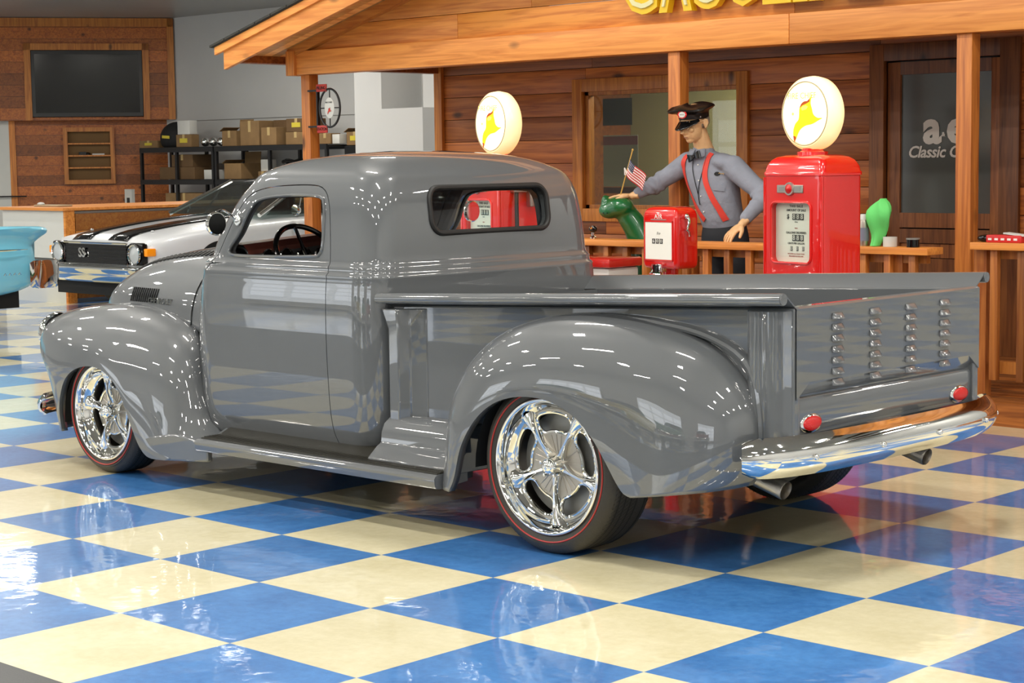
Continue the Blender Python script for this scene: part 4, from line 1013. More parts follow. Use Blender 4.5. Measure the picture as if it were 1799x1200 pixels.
# ================================================================== PUMPS
def gas_pump(x, y, rz, label, parts_full=True):
    root = empty('gas_pump', (x, y, 0), label, 'gas pump', 'red vintage gas pumps with lit globes')
    R = Matrix.Translation((x, y, 0)) @ Matrix.Rotation(rz, 4, 'Z')
    W, D = .455, .305; w, d = W/2, D/2
    def bd(mb, name, m, par=root, **k): return mb.xform(R).build(name, m, par, **k)
    def rr(w_, d_, z, r=.03):
        return [Vector((a, b, z)) for a, b in rrect(-w_, -d_, w_, d_, min(r, d_*.9), 5)]
    bd(MB().b2((-w-.01, -d-.01, 0), (w+.01, d+.01, .10)), 'base', BLACK, bevel=.01)
    prof = [(1.0, 1.0, .10), (1.0, 1.0, 1.425)]
    mb = MB().loft([rr(w*a, d*b, z) for a, b, z in prof], caps=True); body = mb.mesh('b')
    win = rrect(-w+.065, .955, w-.085, 1.285, .035, 6)
    cm = MB().prism(win, 'y', -d-.05, -d+.06).mesh('c')
    bmesh_ = boolean(body, [cm]); bmesh_.transform(R); bmesh_.shade_smooth(); bmesh_.set_sharp_from_angle(angle=.5)
    mesh_obj('body', bmesh_, REDP, root)
    bd(MB().loft([rr(w*a, d*b, z) for a, b, z in ((1.0, 1.0, 1.425), (1.022, 1.03, 1.428), (1.025, 1.035, 1.445), (1.0, 1.0, 1.452), (.985, .98, 1.475), (.955, .93, 1.492), (.90, .86, 1.512), (.80, .74, 1.528), (.62, .55, 1.538), (.3, .3, 1.541))], caps=True), 'dome', REDP, smooth=50)
    # vertical corner moulding
    for sx in (-1, 1): bd(MB().tube([(sx*(w-.012), -d+.006, .12), (sx*(w-.012), -d+.006, 1.42)], .012, 8), 'corner_bead', REDP)
    bd(MB().tube([(a, -d-.002, b) for a, b in win], .007, 8, closed=True), 'dial_frame', REDP)
    dial = bd(MB().b2((-w+.055, -d+.035, .945), (w-.075, -d+.040, 1.295)), 'dial', DIAL, label='white dial plate')
    bd(MB().b2((-w+.066, -d+.012, .957), (w-.086, -d+.015, 1.283)), 'dial_glass', GL)
    cx = -.005
    def tx(s, z, size, m=INK, dx=0, sp=1.0, off=0.0):
        t = text_mb(s, size, .0004, space=sp, offset=off); t.xform(frame((cx+dx, -d+.034, z), (1, 0, 0), (0, 0, 1))); bd(t, 'lettering', m, dial, smooth=0)
    tx('THIS SALE', 1.262, .018, off=.0006, sp=1.3); tx('AMOUNT OF SALE', 1.240, .018, off=.0004)
    tx('TOTAL', 1.176, .008); tx('PRICE', 1.143, .009, INKR); tx('GALLONS DELIVERED', 1.118, .016, off=.0004)
    tx('CENTS PER GALLON', 1.060, .014, off=.0003); tx('INCLUDES ALL ROAD TAXES', 1.003, .010, INKR); tx('MEASURED IN GALLONS', .990, .010, INKR)
    tx('$', 1.205, .034, dx=-.062, off=.001)
    for zz, n, dx0, st, sz in ((1.205, 3, -.025, .03, (.026, .034)), (1.090, 3, -.025, .03, (.026, .034)), (1.032, 3, -.045, .045, (.014, .024))):
        for i in range(n):
            bd(MB().box((cx+dx0+st*i+.01, -d+.033, zz), (sz[0], .002, sz[1])), 'number_wheel', INK, dial)
            t = text_mb('8' if sz[0] > .02 else '0', sz[1]*1.1, .0003); t.xform(frame((cx+dx0+st*i+.01, -d+.0315, zz), (1, 0, 0), (0, 0, 1))); bd(t, 'numeral', DIAL, dial, smooth=0)
    # name badge
    bg = bd(MB().b2((-.115, -d-.006, 1.335), (.085, -d+.001, 1.378)), 'badge', ALU, label='silver badge', bevel=.003)
    for dx in (-.07, .045): bd(MB().b2((dx-.028, -d-.0075, 1.344), (dx+.022, -d-.005, 1.368)), 'badge_inset', GREYM, bg)
    bd(MB().lathe([(.001, -d-.022), (.018, -d-.018), (.026, -d-.010), (.030, -d-.008)], (-.018, 0, 1.357), 'y', 28), 'jewel', REDL, bg)
    bd(MB().lathe([(.026, -d-.012), (.034, -d-.012), (.037, -d-.004), (.037, -d)], (-.018, 0, 1.357), 'y', 28), 'jewel_ring', ALU, bg)
    # globe
    bd(MB().lathe([(.0, 1.535), (.085, 1.536), (.085, 1.556), (.062, 1.562), (.055, 1.575)], (0, 0, 0), 'z', 32), 'globe_collar', REDP)
    gz = 1.762; gr = .203
    gp = [(gr*.80, -.062), (gr*.88, -.060), (gr*.97, -.040), (gr, -.0), (gr*.97, .040), (gr*.88, .060), (gr*.80, .062)]
    g = bd(MB().lathe(gp, (0, 0, gz), 'y', 64), 'globe', GLOBE, label='glowing cream glass globe')
    for s in (-1, 1):
        bd(MB().lathe([(.001, s*.075), (gr*.4, s*.072), (gr*.7, s*.064), (gr*.84, s*.0605)], (0, 0, gz), 'y', 64), 'globe_face', GLOBEF, g, label='bright white round face')
    bd(MB().tube([(gr*.845*math.cos(k*PI/32), -.0625, gz+gr*.845*math.sin(k*PI/32)) for k in range(64)], .0022, 6, closed=True), 'face_rim', GRIM, g)
    hp = empty('tmp', (0, 0, 0)); WM['tmp'] = Matrix.Identity(4)
    H = R @ Matrix.Translation((.012, -.075, gz-.022)) @ Matrix.Diagonal((1.32, 1, 1.28, 1))
    bpy.data.objects.remove(hp)
    hat(g, H, GLOBEY, GLOBER, GLOBEP)
    t = text_mb('FIRE CHIEF', .046, .0005, offset=.0005); t.xform(frame((-.01, -.074, gz+.095), (1, 0, 0), (0, 0, 1))); bd(t, 'lettering', GLOBEP, g, smooth=0, label='pale printed lettering')
    bd(MB().lathe([(.001, -.0735), (.010, -.0735)], (-.078, 0, gz+.0), 'y', 5), 'star', GLOBEP, g)
    return root, R, bd
r1, R1, bd1 = gas_pump(.135, 4.88, math.radians(-11), 'right red gas pump with a bright round globe and white dial')
# hose boot and nozzle on the left flank of the right pump
def nozzle(bd, w, s, par):
    x = s*(w+.02)
    n = bd(MB().box((x+s*.025, -.02, 1.065), (.055, .09, .085), bev=.012), 'nozzle_boot', GREYM, par, label='grey metal nozzle holder')
    bd(MB().tube([(x+s*.02, -.03, 1.10), (x+s*.035, -.05, 1.16), (x+s*.02, -.06, 1.24), (x, -.05, 1.29)], [.014, .016, .012, .008], 10), 'nozzle_spout', GREYM, n)
    bd(MB().tube([(x+s*.03, -.03, 1.04), (x+s*.03, -.02, .96), (x+s*.012, 0, .86), (x, 0, .80)], [.018, .017, .015, .014], 10), 'nozzle_handle', GREYM, n)
    bd(MB().tube(catmull([(x, 0, .82), (x+s*.02, 0, .6), (x+s*.06, -.02, .35), (x+s*.05, -.02, .25), (x, -.0, .22)], 24), .013, 10), 'hose', DARK, n, label='black rubber hose')
nozzle(bd1, .2275, -1, r1)
r2, R2, bd2 = gas_pump(-2.235, 4.88, math.radians(-13), 'left red gas pump standing behind the truck cab')
# hose side of the left pump as seen through the cab
n = bd2(MB().box((.25, -.02, 1.36), (.06, .10, .06), bev=.01), 'nozzle_boot', ALU, r2, label='silver nozzle boot')
bd2(MB().box((.265, .06, 1.30), (.05, .04, .12), bev=.01), 'nozzle_body', ALU, n)
bd2(MB().tube([(.27, .08, 1.34), (.28, .13, 1.24), (.28, .15, 1.18)], .008, 8), 'nozzle_spout', ALU, n)
bd2(MB().tube(catmull([(.255, -.04, 1.33), (.27, -.05, 1.2), (.28, -.05, .9), (.29, -.03, .5), (.25, 0, .3)], 24), .013, 10), 'hose', DARK, n, label='black rubber hose')

# ---------------- air meter
def air_meter():
    x, y = -1.15, 5.25; rz = math.radians(-9); w, d = .155, .095
    root = empty('air_meter', (x, y, 0), 'small red air meter with a white face on a pedestal', 'air meter')
    R = Matrix.Translation((x, y, 0)) @ Matrix.Rotation(rz, 4, 'Z')
    def bd(mb, name, m, par=root, **k): return mb.xform(R).build(name, m, par, **k)
    def rr(a, b, z): return [Vector((p, q, z)) for p, q in rrect(-w*a, -d*b, w*a, d*b, .028*b, 6)]
    bd(MB().loft([rr(a, b, z) for a, b, z in ((.80, .72, .862), (.93, .90, .868), (.99, .98, .885), (1, 1, .91), (1, 1, 1.165), (.985, .98, 1.19), (.93, .92, 1.212), (.82, .80, 1.228), (.6, .6, 1.237), (.3, .3, 1.239))], caps=True), 'case', REDP, smooth=60)
    f = bd(MB().b2((-w+.035, -d-.004, .918), (w-.035, -d+.002, 1.145)), 'face_plate', DIAL, label='white face plate', bevel=.002)
    for a, b in (((-w+.028, -d-.006, .910), (-w+.035, -d, 1.153)), ((w-.035, -d-.006, .910), (w-.028, -d, 1.153)), ((-w+.028, -d-.006, .910), (w-.028, -d, .918)), ((-w+.028, -d-.006, 1.145), (w-.028, -d, 1.153))): bd(MB().b2(a, b), 'face_frame', REDP, f)
    for i, s in enumerate('600'):
        bd(MB().b2((-.042+.034*i-.013, -d-.0055, 1.015), (-.042+.034*i+.013, -d-.0035, 1.045)), 'number_window', INK, f)
        t = text_mb(s, .030, .0003); t.xform(frame((-.042+.034*i, -d-.0058, 1.030), (1, 0, 0), (0, 0, 1))); bd(t, 'numeral', DIAL, f, smooth=0)
    t = text_mb('Eco', .022, .0003, shear=.4); t.xform(frame((0, -d-.0045, 1.078), (1, 0, 0), (0, 0, 1))); bd(t, 'lettering', INK, f, smooth=0)
    t = text_mb('AIR', .040, .0006, space=1.2); t.xform(frame((-.0, -d-.004, 1.178), (1, 0, 0), (0, 0, 1))); bd(t, 'lettering', DIAL, root, smooth=0, label='pale AIR lettering')
    bd(MB().b2((-.07, -d-.003, 1.158), (.07, -d, 1.163)), 'trim_bar', CHROME)
    h = bd(MB().tube([(w-.0, -.02, 1.18), (w+.04, -.03, 1.175), (w+.045, -.03, 1.14), (w+.03, -.03, 1.105), (w+.005, -.03, 1.10)], .008, 8), 'hose_hook', CHROME)
    bd(MB().ell((w+.012, -.02, 1.18), (.018, .018, .018), seg=12), 'hook_boss', CHROME, h)
    bd(MB().tube([(w+.02, -.03, 1.10), (w+.045, -.03, 1.085), (w+.05, -.03, 1.06)], .007, 8), 'chuck', CHROME, h)
    h2 = bd(MB().tube([(-w, -.02, 1.16), (-w-.03, -.03, 1.155), (-w-.03, -.03, 1.10), (-w-.005, -.03, 1.09)], .008, 8), 'hose_hook', REDP)
    c = bd(MB().box((.0, -d+.0, .868), (.085, .05, .05), bev=.006), 'crank_boss', CHROME)
    bd(MB().box((.0, -d-.022, .866), (.05, .02, .045), bev=.005), 'crank_window', BLACK, c)
    bd(MB().tube([(-.03, -d-.02, .855), (-.05, -d-.03, .83), (.05, -d-.03, .83), (.03, -d-.02, .855)], .007, 8), 'crank_handle', CHROME, c)
    bd(MB().lathe([(.05, .86), (.045, .80), (.045, .06), (.13, .03), (.14, .0)], (0, .0, 0), 'z', 32), 'pedestal', REDP)
air_meter()
# ---------------- cooler
r = empty('drink_cooler', (-1.98, 5.50, 0), 'white chest cooler with a red lid in front of the porch beside the truck cab', 'cooler')
MB().b2((-2.28, 5.36, 0), (-1.74, 5.66, .835), bev=.015).build('chest', WHITEP, r)
MB().b2((-2.30, 5.34, .838), (-1.72, 5.68, .897), bev=.015).build('lid', mat('cooler_red', (204,40,34), .3, 0, .8), r)
MB().b2((-2.26, 5.352, .70), (-1.76, 5.358, .79)).build('band', mat('cooler_band', (204,60,50), .4), r)

# ================================================================== FIGURE AND PORCH ITEMS
def limb(mb, pts, rad, n=14, seg=16, flat=1.0):
    P = catmull(pts, n); Rr = [p.x for p in catmull([(r, 0, 0) for r in rad], n)]
    # radius interpolated on the same parameter as the path
    mb.tube(P, Rr, seg, flat=flat)
    mb.ell(P[0], (Rr[0],)*3, seg=12); mb.ell(P[-1], (Rr[-1],)*3, seg=12)
def hand(mb, wrist, tip, palm_n, thumb_side, curl=.25, L=.185, spread=1.0):
    """palm and five fingers; wrist->tip is the pointing direction, palm_n the palm's normal (towards the thing touched)"""
    w = Vector(wrist); d = (Vector(tip)-w).normalized(); pn = Vector(palm_n); pn = (pn-d*pn.dot(d)).normalized(); sd = d.cross(pn)*thumb_side
    k = L/.185
    pc = w+d*.048*k
    R = Matrix((sd, d, pn)).transposed()
    mb.ell(pc, (.039*k, .055*k, .017*k), R=R, seg=20)
    mb.ell(w+d*.08*k, (.040*k, .020*k, .014*k), R=R, seg=16)
    mb.tube([w-d*.05, w, w+d*.03], [.027, .024, .026], 14, flat=.75)
    for i, (o, ln, a) in enumerate(((.030, .072, .10), (.010, .080, .03), (-.011, .076, -.04), (-.031, .060, -.14))):
        b = w+d*.075*k+sd*o*k; dd = (d+sd*a*spread).normalized(); c = curl*(1+.15*i)
        pts = [b]; seg = [ln*.45*k, ln*.32*k, ln*.25*k]; ang = .12+c*.4
        for s_ in seg:
            v = dd*math.cos(ang)+pn*math.sin(ang); pts.append(pts[-1]+v*s_); ang += c
        mb.tube(catmull(pts, 12), [.0092*k, .0092*k, .0092*k, .009*k, .0088*k, .0088*k, .0085*k, .0082*k, .0078*k, .0075*k, .007*k, .006*k], 10)
        mb.ell(pts[-1], (.0062*k,)*3, seg=8); mb.ell(pts[1], (.0098*k,)*3, seg=8)
    b = w+d*.022*k+sd*.026*k; v = (d*.62+sd*.70+pn*.25).normalized(); v2 = (d*.86+sd*.35+pn*.3).normalized()
    mb.tube([b, b+v*.034*k, b+v*.034*k+v2*.028*k, b+v*.034*k+v2*.046*k], [.015*k, .012*k, .010*k, .0075*k], 10)
def figure():
    pelvis = Vector((-2.02, 6.96, 1.00)); chest = Vector((-2.10, 6.88, 1.40)); neck = Vector((-2.11, 6.83, 1.585))
    hc = Vector((-2.125, 6.745, 1.765))
    SC = Matrix.Translation(hc) @ Matrix.Scale(1.10, 4) @ Matrix.Translation(-hc)
    f = Vector((-.16, -.95, -.24)).normalized(); rt = f.cross(Vector((0, 0, 1))).normalized(); upv = rt.cross(f).normalized()
    HM = Matrix((rt, -f, upv)).transposed()   # local x = his right?, -y = face direction, z = up
    def H(x, y, z): return hc+HM @ Vector((x, -y, z))
    shR, shL = Vector((-2.34, 6.90, 1.505)), Vector((-1.83, 6.87, 1.475))
    elR, wrR, tiR = Vector((-2.50, 6.76, 1.335)), Vector((-2.615, 6.655, 1.262)), Vector((-2.80, 6.60, 1.262))
    elL, wrL, tiL = Vector((-1.60, 6.86, 1.255)), Vector((-1.625, 6.625, 1.075)), Vector((-1.685, 6.50, .972))
    mb = MB()
    # head
    mb.ell(H(0, -.012, .035), (.074, .098, .092), R=HM, seg=28); mb.ell(H(0, .025, -.035), (.058, .068, .078), R=HM, seg=24)
    mb.ell(H(0, .055, -.088), (.030, .028, .024), R=HM, seg=16)                      # chin
    mb.ell(H(0, .012, -.075), (.050, .055, .032), R=HM, seg=20)                      # jaw
    mb.tube([H(0, .080, .022), H(0, .098, -.008), H(0, .112, -.030), H(0, .092, -.042)], [.010, .013, .0165, .011], 12)  # nose
    for s in (-1, 1):
        mb.ell(H(s*.015, .090, -.036), (.010, .010, .008), R=HM, seg=10)
        mb.ell(H(s*.034, .068, -.022), (.024, .020, .018), R=HM, seg=12)             # cheek bone
        mb.ell(H(s*.034, .076, .030), (.024, .012, .008), R=HM, seg=12)              # brow
        mb.tube([H(s*.076, -.022, .022), H(s*.086, -.034, .018), H(s*.087, -.036, -.002), H(s*.080, -.022, -.028), H(s*.076, -.014, -.030)], [.007, .009, .008, .009, .006], 8)
        mb.ell(H(s*.078, -.020, -.004), (.006, .014, .026), R=HM, seg=10)
        mb.tube([H(s*.030, .078, -.040), H(s*.040, .062, -.062), H(s*.034, .060, -.080)], .006, 8)
    mb.tube([H(-.024, .082, -.060), H(0, .094, -.057), H(.024, .082, -.060)], [.004, .0065, .004], 8)
    mb.tube([H(-.020, .080, -.070), H(0, .090, -.071), H(.020, .080, -.070)], [.004, .007, .004], 8)
    mb.xform(SC)
    limb(mb, [H(0, -.035, -.04), (hc+neck)/2+Vector((.005, .015, -.01)), neck+Vector((0, .015, -.02)), chest], [.052, .054, .062, .09])
    # torso core and arms inside the shirt
    limb(mb, [pelvis, (pelvis+chest)/2, chest, chest+Vector((0, 0, .1))], [.10, .10, .11, .07])
    for sh_, el_, wr_, dx in ((shR, elR, wrR, .045), (shL, elL, wrL, -.05)): a_ = sh_+Vector((dx, 0, -.01)); limb(mb, [chest+Vector((0, 0, .06)), a_, (a_+el_)/2, el_, wr_], [.045, .036, .034, .030, .027], 26)
    hand(mb, wrR, tiR, (-.1, -.1, -1), 1, curl=.10, L=.215)
    hand(mb, wrL, tiL, (.05, .35, -.9), 1, curl=.22, spread=1.4, L=.225)
    # legs
    for s, x in ((-1, -2.12), (1, -1.92)):
        limb(mb, [(x+.0, 6.97, .95), (x, 6.99, .55), (x, 7.02, .13)], [.075, .055, .035]); mb.ell((x, 6.97, .11), (.04, .11, .035))
    me = mb.mesh('person'); o = mb.build('person', SKIN, None, remesh=.0042, rsm=5, label='uniformed mannequin in cap, blue grey shirt and red suspenders leaning on the porch railing', cat='person')
    # face details
    for s in (-1, 1):
        e = MB().ell(H(s*.032, .079, .006), (.0105, .008, .0065), R=HM, seg=14).xform(SC).build('eye', DIAL, o, smooth=180)
        MB().ell(H(s*.034, .0865, .005), (.0042, .003, .0042), R=HM, seg=10).xform(SC).build('iris', BLACK, e, smooth=180)
        MB().tube([H(s*.018, .084, .030), H(s*.034, .086, .036), H(s*.050, .074, .032)], [.003, .004, .002], 6).xform(SC).build('eyebrow', GREYM, o)
    MB().tube([H(-.018, .0925, -.0655), H(0, .099, -.0645), H(.018, .0925, -.0655)], .0022, 6).xform(SC).build('mouth_line', mat('lip_tone', (150,84,66), .5), o)
    hr = MB()
    hr.ell(H(0, -.035, .010), (.076, .082, .060), R=HM, seg=20); hr.xform(SC).build('hair', mat('grey_hair', (150,140,124), .8, bump=.8, bscale=160), o, remesh=.005)
    # glasses
    gl = MB()
    for s in (-1, 1):
        c = H(s*.034, .098, .004); gl.tube([c+HM @ Vector((.020*math.cos(t*PI/10), 0, .015*math.sin(t*PI/10))) for t in range(20)], .0013, 6, closed=True)
        gl.tube([H(s*.054, .095, .006), H(s*.080, -.02, .012)], .0013, 6)
    gl.tube([H(-.014, .100, .004), H(.014, .100, .004)], .0013, 6); gl.xform(SC).build('spectacles', CHROME, o)
    # cap
    cp = MB(); rings = []
    for (rx, ry, z, dy) in ((.085, .104, .030, -.010), (.088, .107, .056, -.010), (.094, .114, .070, -.008), (.122, .138, .082, -.006), (.144, .158, .093, .0), (.142, .156, .104, .004), (.118, .13, .115, .010), (.07, .08, .121, .012), (.01, .012, .121, .012)):
        rings.append([H(rx*math.cos(a), dy+ry*math.sin(a), z+.018*max(0, math.sin(a))+.006*math.sin(4*a+.5)*(1 if z > .08 else 0)) for a in [2*PI*k/40 for k in range(40)]])
    cp.loft(rings, caps=True); c = cp.xform(SC).build('cap', CAPM, o, smooth=60)
    vz = []
    for i in range(8):
        t = i/7; row = []
        for k in range(25):
            a = math.radians(18+144*k/24); rx, ry = .083+.012*t, .094+.060*t*math.sin(a)**1.2
            row.append(H(rx*math.cos(a), -.004+ry*math.sin(a), .036-.045*t*math.sin(a)))
        vz.append(row)
    MB().loft(vz, closed_u=False).xform(SC).build('visor', BLACK, c, solid=.004)
    bd_ = H(-.0, .140, .098)
    def badge(cx, cy, cz, r0, m, nm, par, off):
        q = H(cx, cy, cz); n = (q-H(0, .0, .098)).normalized(); F = frame(q+n*off, Vector((0, 0, 1)).cross(n), (0, 0, 1))
        b = MB().lathe([(.001, .0), (r0, .0), (r0, -.003)], (0, 0, 0), 'z', 8); b.xform(F @ Matrix.Diagonal((1.25, 1, 1, 1))); return b.xform(SC).build(nm, m, par, smooth=0), F
    b1, F = badge(-.062, .140, .094, .026, REDL, 'badge', c, .002)
    b2, F = badge(-.062, .140, .094, .0185, WHITEP, 'badge_centre', c, .005)
    t = text_mb('SERVICE', .0085, .0003); t.xform(F @ Matrix.Translation((0, 0, .002))); t.xform(SC).build('lettering', INK, c, smooth=0)
    MB().ell(H(.084, .012, .048), (.006, .006, .006), seg=10).xform(SC).build('cap_button', CHROME, c)
    MB().ell(H(-.084, .012, .048), (.006, .006, .006), seg=10).xform(SC).build('cap_button', CHROME, c)
    # shirt
    s = MB()
    def ring(cn, rx, ry, yaw=.12, tilt=0):
        return [cn+Vector((rx*math.cos(a)*math.cos(yaw)-ry*math.sin(a)*math.sin(yaw), rx*math.cos(a)*math.sin(yaw)+ry*math.sin(a)*math.cos(yaw), tilt*math.sin(a))) for a in [2*PI*k/36 for k in range(36)]]
    s.loft([ring(Vector((-2.02, 6.95, 1.02)), .150, .125), ring(Vector((-2.03, 6.935, 1.10)), .165, .140), ring(Vector((-2.05, 6.915, 1.22)), .175, .142), ring(Vector((-2.075, 6.90, 1.34)), .198, .138), ring(Vector((-2.09, 6.89, 1.44)), .215, .125), ring(Vector((-2.10, 6.88, 1.51)), .190, .105), ring(Vector((-2.105, 6.865, 1.55)), .125, .085), ring(Vector((-2.11, 6.85, 1.575)), .075, .070)], caps=True)
    def sleeve(a, b, c_, r0, r1, r2, r3):
        limb(s, [a, (a+b)/2, b, (b+c_)/2, c_], [r0, r1, r1*.93, r2, r3], 26, 18)
        # folds
        rnd = random.Random(3)
        for t in (.80, .90, 1.05, 1.2, 1.35):
            q = a.lerp(b, min(1, t)) if t <= 1 else b.lerp(c_, t-1); dr = (b-a if t <= 1 else c_-b).normalized()
            e1 = dr.cross(Vector((0, 1, .2))).normalized(); e2 = dr.cross(e1); n = 16; rad = (r1 if t < 1.1 else r2)*.96
            s.tube([q+dr*.03*math.sin(a_+t*9)+(e1*math.cos(a_)+e2*math.sin(a_))*rad for a_ in [2*PI*k/n for k in range(n)]], .010, 8, closed=True)
    sleeve(shR+Vector((.045, 0, -.01)), elR, wrR+Vector((.03, .03, .02)), .082, .066, .054, .043)
    sleeve(shL+Vector((-.05, 0, -.012)), elL, wrL+Vector((.0, .045, .04)), .084, .070, .056, .045)
    s.ell((-2.235, 6.875, 1.505), (.125, .092, .062), R=Matrix.Rotation(-.22, 3, 'Y'), seg=24); s.ell((-1.955, 6.865, 1.495), (.125, .092, .062), R=Matrix.Rotation(.25, 3, 'Y'), seg=24)
    sh = s.build('shirt', SHIRT, o, remesh=.008, rsm=12)
    MB().loft([[Vector(p) for p in ring(Vector((-2.115, 6.845, 1.565)), .082, .078)], ring(Vector((-2.117, 6.835, 1.60)), .072, .070), ring(Vector((-2.117, 6.835, 1.602)), .066, .064), ring(Vector((-2.115, 6.845, 1.567)), .074, .070)], closed_v=True).build('collar', SHIRT, o)
    for sx in (-1, 1):
        MB().add([(-2.122+sx*.008, 6.765, 1.585), (-2.122+sx*.065, 6.785, 1.592), (-2.122+sx*.075, 6.765, 1.54), (-2.122+sx*.035, 6.755, 1.525)], [(0, 1, 2, 3)]).build('collar_point', SHIRT, o, solid=.006)
    dg = bpy.context.evaluated_depsgraph_get(); dg.update(); ev = sh.evaluated_get(dg); sm = bpy.data.meshes.new_from_object(ev); mw = sh.matrix_world.copy()
    B = BVHTree.FromPolygons([v.co.copy() for v in sm.vertices], [tuple(p.vertices) for p in sm.polygons])
    def onf(x, z, off=.004):
        loc, n, i, d = B.ray_cast(Vector((x, 5.5, z)), Vector((0, 1, 0)))
        return (loc+n*off, n) if loc else (Vector((x, 6.8, z)), Vector((0, -1, 0)))
    def strap(pts, wd, th, name, m, lab=None):
        P = catmull([(a, b, 0) for a, b in pts], 40); rings = []
        for i, p in enumerate(P):
            t = (P[min(39, i+1)]-P[max(0, i-1)]).normalized(); pr = Vector((t.y, -t.x)); r_ = []
            a, na = onf(p.x-pr.x*wd/2, p.y-pr.y*wd/2); b, nb = onf(p.x+pr.x*wd/2, p.y+pr.y*wd/2); c, nc = onf(p.x, p.y)
            rings.append([a, c, b, b+nb*th, c+nc*th, a+na*th])
        return MB().loft(rings, caps=True).build(name, m, o, label=lab, smooth=50)
    strap([(-2.232, 1.545), (-2.255, 1.48), (-2.245, 1.38), (-2.20, 1.26), (-2.135, 1.16), (-2.075, 1.09)], .036, .004, 'suspender', SUSP)
    strap([(-2.02, 1.555), (-2.045, 1.48), (-2.045, 1.38), (-2.005, 1.27), (-1.955, 1.17), (-1.92, 1.09)], .038, .004, 'suspender', SUSP)
    for pts in ([(-2.155, 1.53), (-2.15, 1.44), (-2.12, 1.33), (-2.105, 1.27)], [(-2.05, 1.53), (-2.06, 1.46), (-2.09, 1.35), (-2.105, 1.27), (-2.10, 1.20)]):
        MB().tube([onf(p.x, p.y, .006)[0] for p in catmull([(a, b, 0) for a, b in pts], 24)], .0028, 6).build('lanyard', BLACK, o)
    # bow tie
    c, n = onf(-2.125, 1.535, .018); c = Vector((-2.13, 6.748, 1.538))
    bt = MB()
    for sx in (-1, 1):
        d_ = Vector((sx*.92, 0, sx*.28)); u_ = Vector((-sx*.28, 0, sx*.92))*sx
        bt.loft([[c+d_*a+u_*h*.5+Vector((0, -t_, 0)), c+d_*a-u_*h*.5+Vector((0, -t_, 0)), c+d_*a-u_*h*.5+Vector((0, t_, 0)), c+d_*a+u_*h*.5+Vector((0, t_, 0))] for a, h, t_ in ((.004, .018, .006), (.025, .040, .012), (.052, .058, .008), (.058, .056, .004))], caps=True)
    bt.box(c, (.020, .024, .024), bev=.004); bt.build('bow_tie', BLACK, o, smooth=60)
    # pocket flap, patch
    q, n = onf(-1.955, 1.335, .003)
    strap([(-1.985, 1.325), (-1.92, 1.315)], .045, .003, 'pocket_flap', SHIRT)
    q, n = onf(-1.965, 1.415, .005)
    pt = MB().lathe([(.001, 0), (.020, 0), (.021, -.002)], (0, 0, 0), 'z', 16).xform(frame(q, Vector((0, 0, 1)).cross(n), (0, 0, 1)) @ Matrix.Diagonal((1, .7, 1, 1))).build('shirt_badge', STEELB, o)
    MB().tube([onf(-1.955+.006*k, 1.418+.004*math.sin(k*1.7), .006)[0] for k in range(9)], .0018, 6).build('badge_script', GOLDW, pt)
    for k in range(4):
        q, n = onf(-2.11+.012*k, 1.48-.11*k, .003); MB().ell(q, (.0055, .004, .0055), seg=8).build('button', DIAL, o)
    # trousers, shoes
    tr = MB(); tr.loft([ring(Vector((-2.02, 6.955, 1.065)), .158, .132), ring(Vector((-2.02, 6.96, .98)), .175, .145), ring(Vector((-2.02, 6.97, .86)), .185, .14)], caps=True)
    for x in (-2.12, -1.92): limb(tr, [(x, 6.97, .88), (x, 6.99, .55), (x, 7.02, .12)], [.095, .08, .07])
    tr.build('trousers', TROUS, o, remesh=.012)
    for x in (-2.12, -1.92): MB().ell((x, 6.96, .110), (.05, .14, .045)).build('shoe', BLACK, o)
    return o
person = figure()
person.scale = (.955,)*3; person.location = person.location*.955+Vector((.265, -.161, .0693))

# green statue under the right hand
g = MB()
limb(g, [(-2.60, 6.76, .50), (-2.56, 6.74, .80), (-2.60, 6.70, 1.00), (-2.665, 6.64, 1.14)], [.15, .125, .098, .078], 20, 24)
g.ell((-2.695, 6.60, 1.185), (.115, .095, .075), seg=28); g.ell((-2.76, 6.575, 1.16), (.085, .080, .062), seg=24)
for sx in (-1, 1): g.ell((-2.735+sx*.05, 6.60, 1.235), (.032, .034, .030), seg=14)
g.ell((-2.79, 6.56, 1.215), (.03, .04, .06), seg=14)
limb(g, [(-2.62, 6.78, .55), (-2.80, 7.1, .55), (-3.05, 7.40, .50)], [.16, .22, .17], 14, 24); limb(g, [(-3.05, 7.40, .50), (-3.15, 7.5, .40), (-3.2, 7.6, .22)], [.12, .06, .03])
for a, b in ((-2.72, 6.90), (-2.60, 7.08), (-3.05, 7.20), (-2.93, 7.40)): limb(g, [(a, b, .50), (a, b, .10)], [.085, .06])
g.v = [(x, y, max(z, .066)) for x, y, z in g.v]
st = g.build('statue', GREEN, None, remesh=.012, rsm=6, label='glossy green painted long-necked animal statue under the mannequin hand', cat='statue')
for dx in (-.012, .02): MB().ell((-2.745+dx, 6.498+dx*.1, 1.142), (.005, .004, .005), seg=8).build('nostril', BLACK, st)
st.scale = (.955,)*3; st.location = st.location*.955+Vector((.265, -.161, .0693))
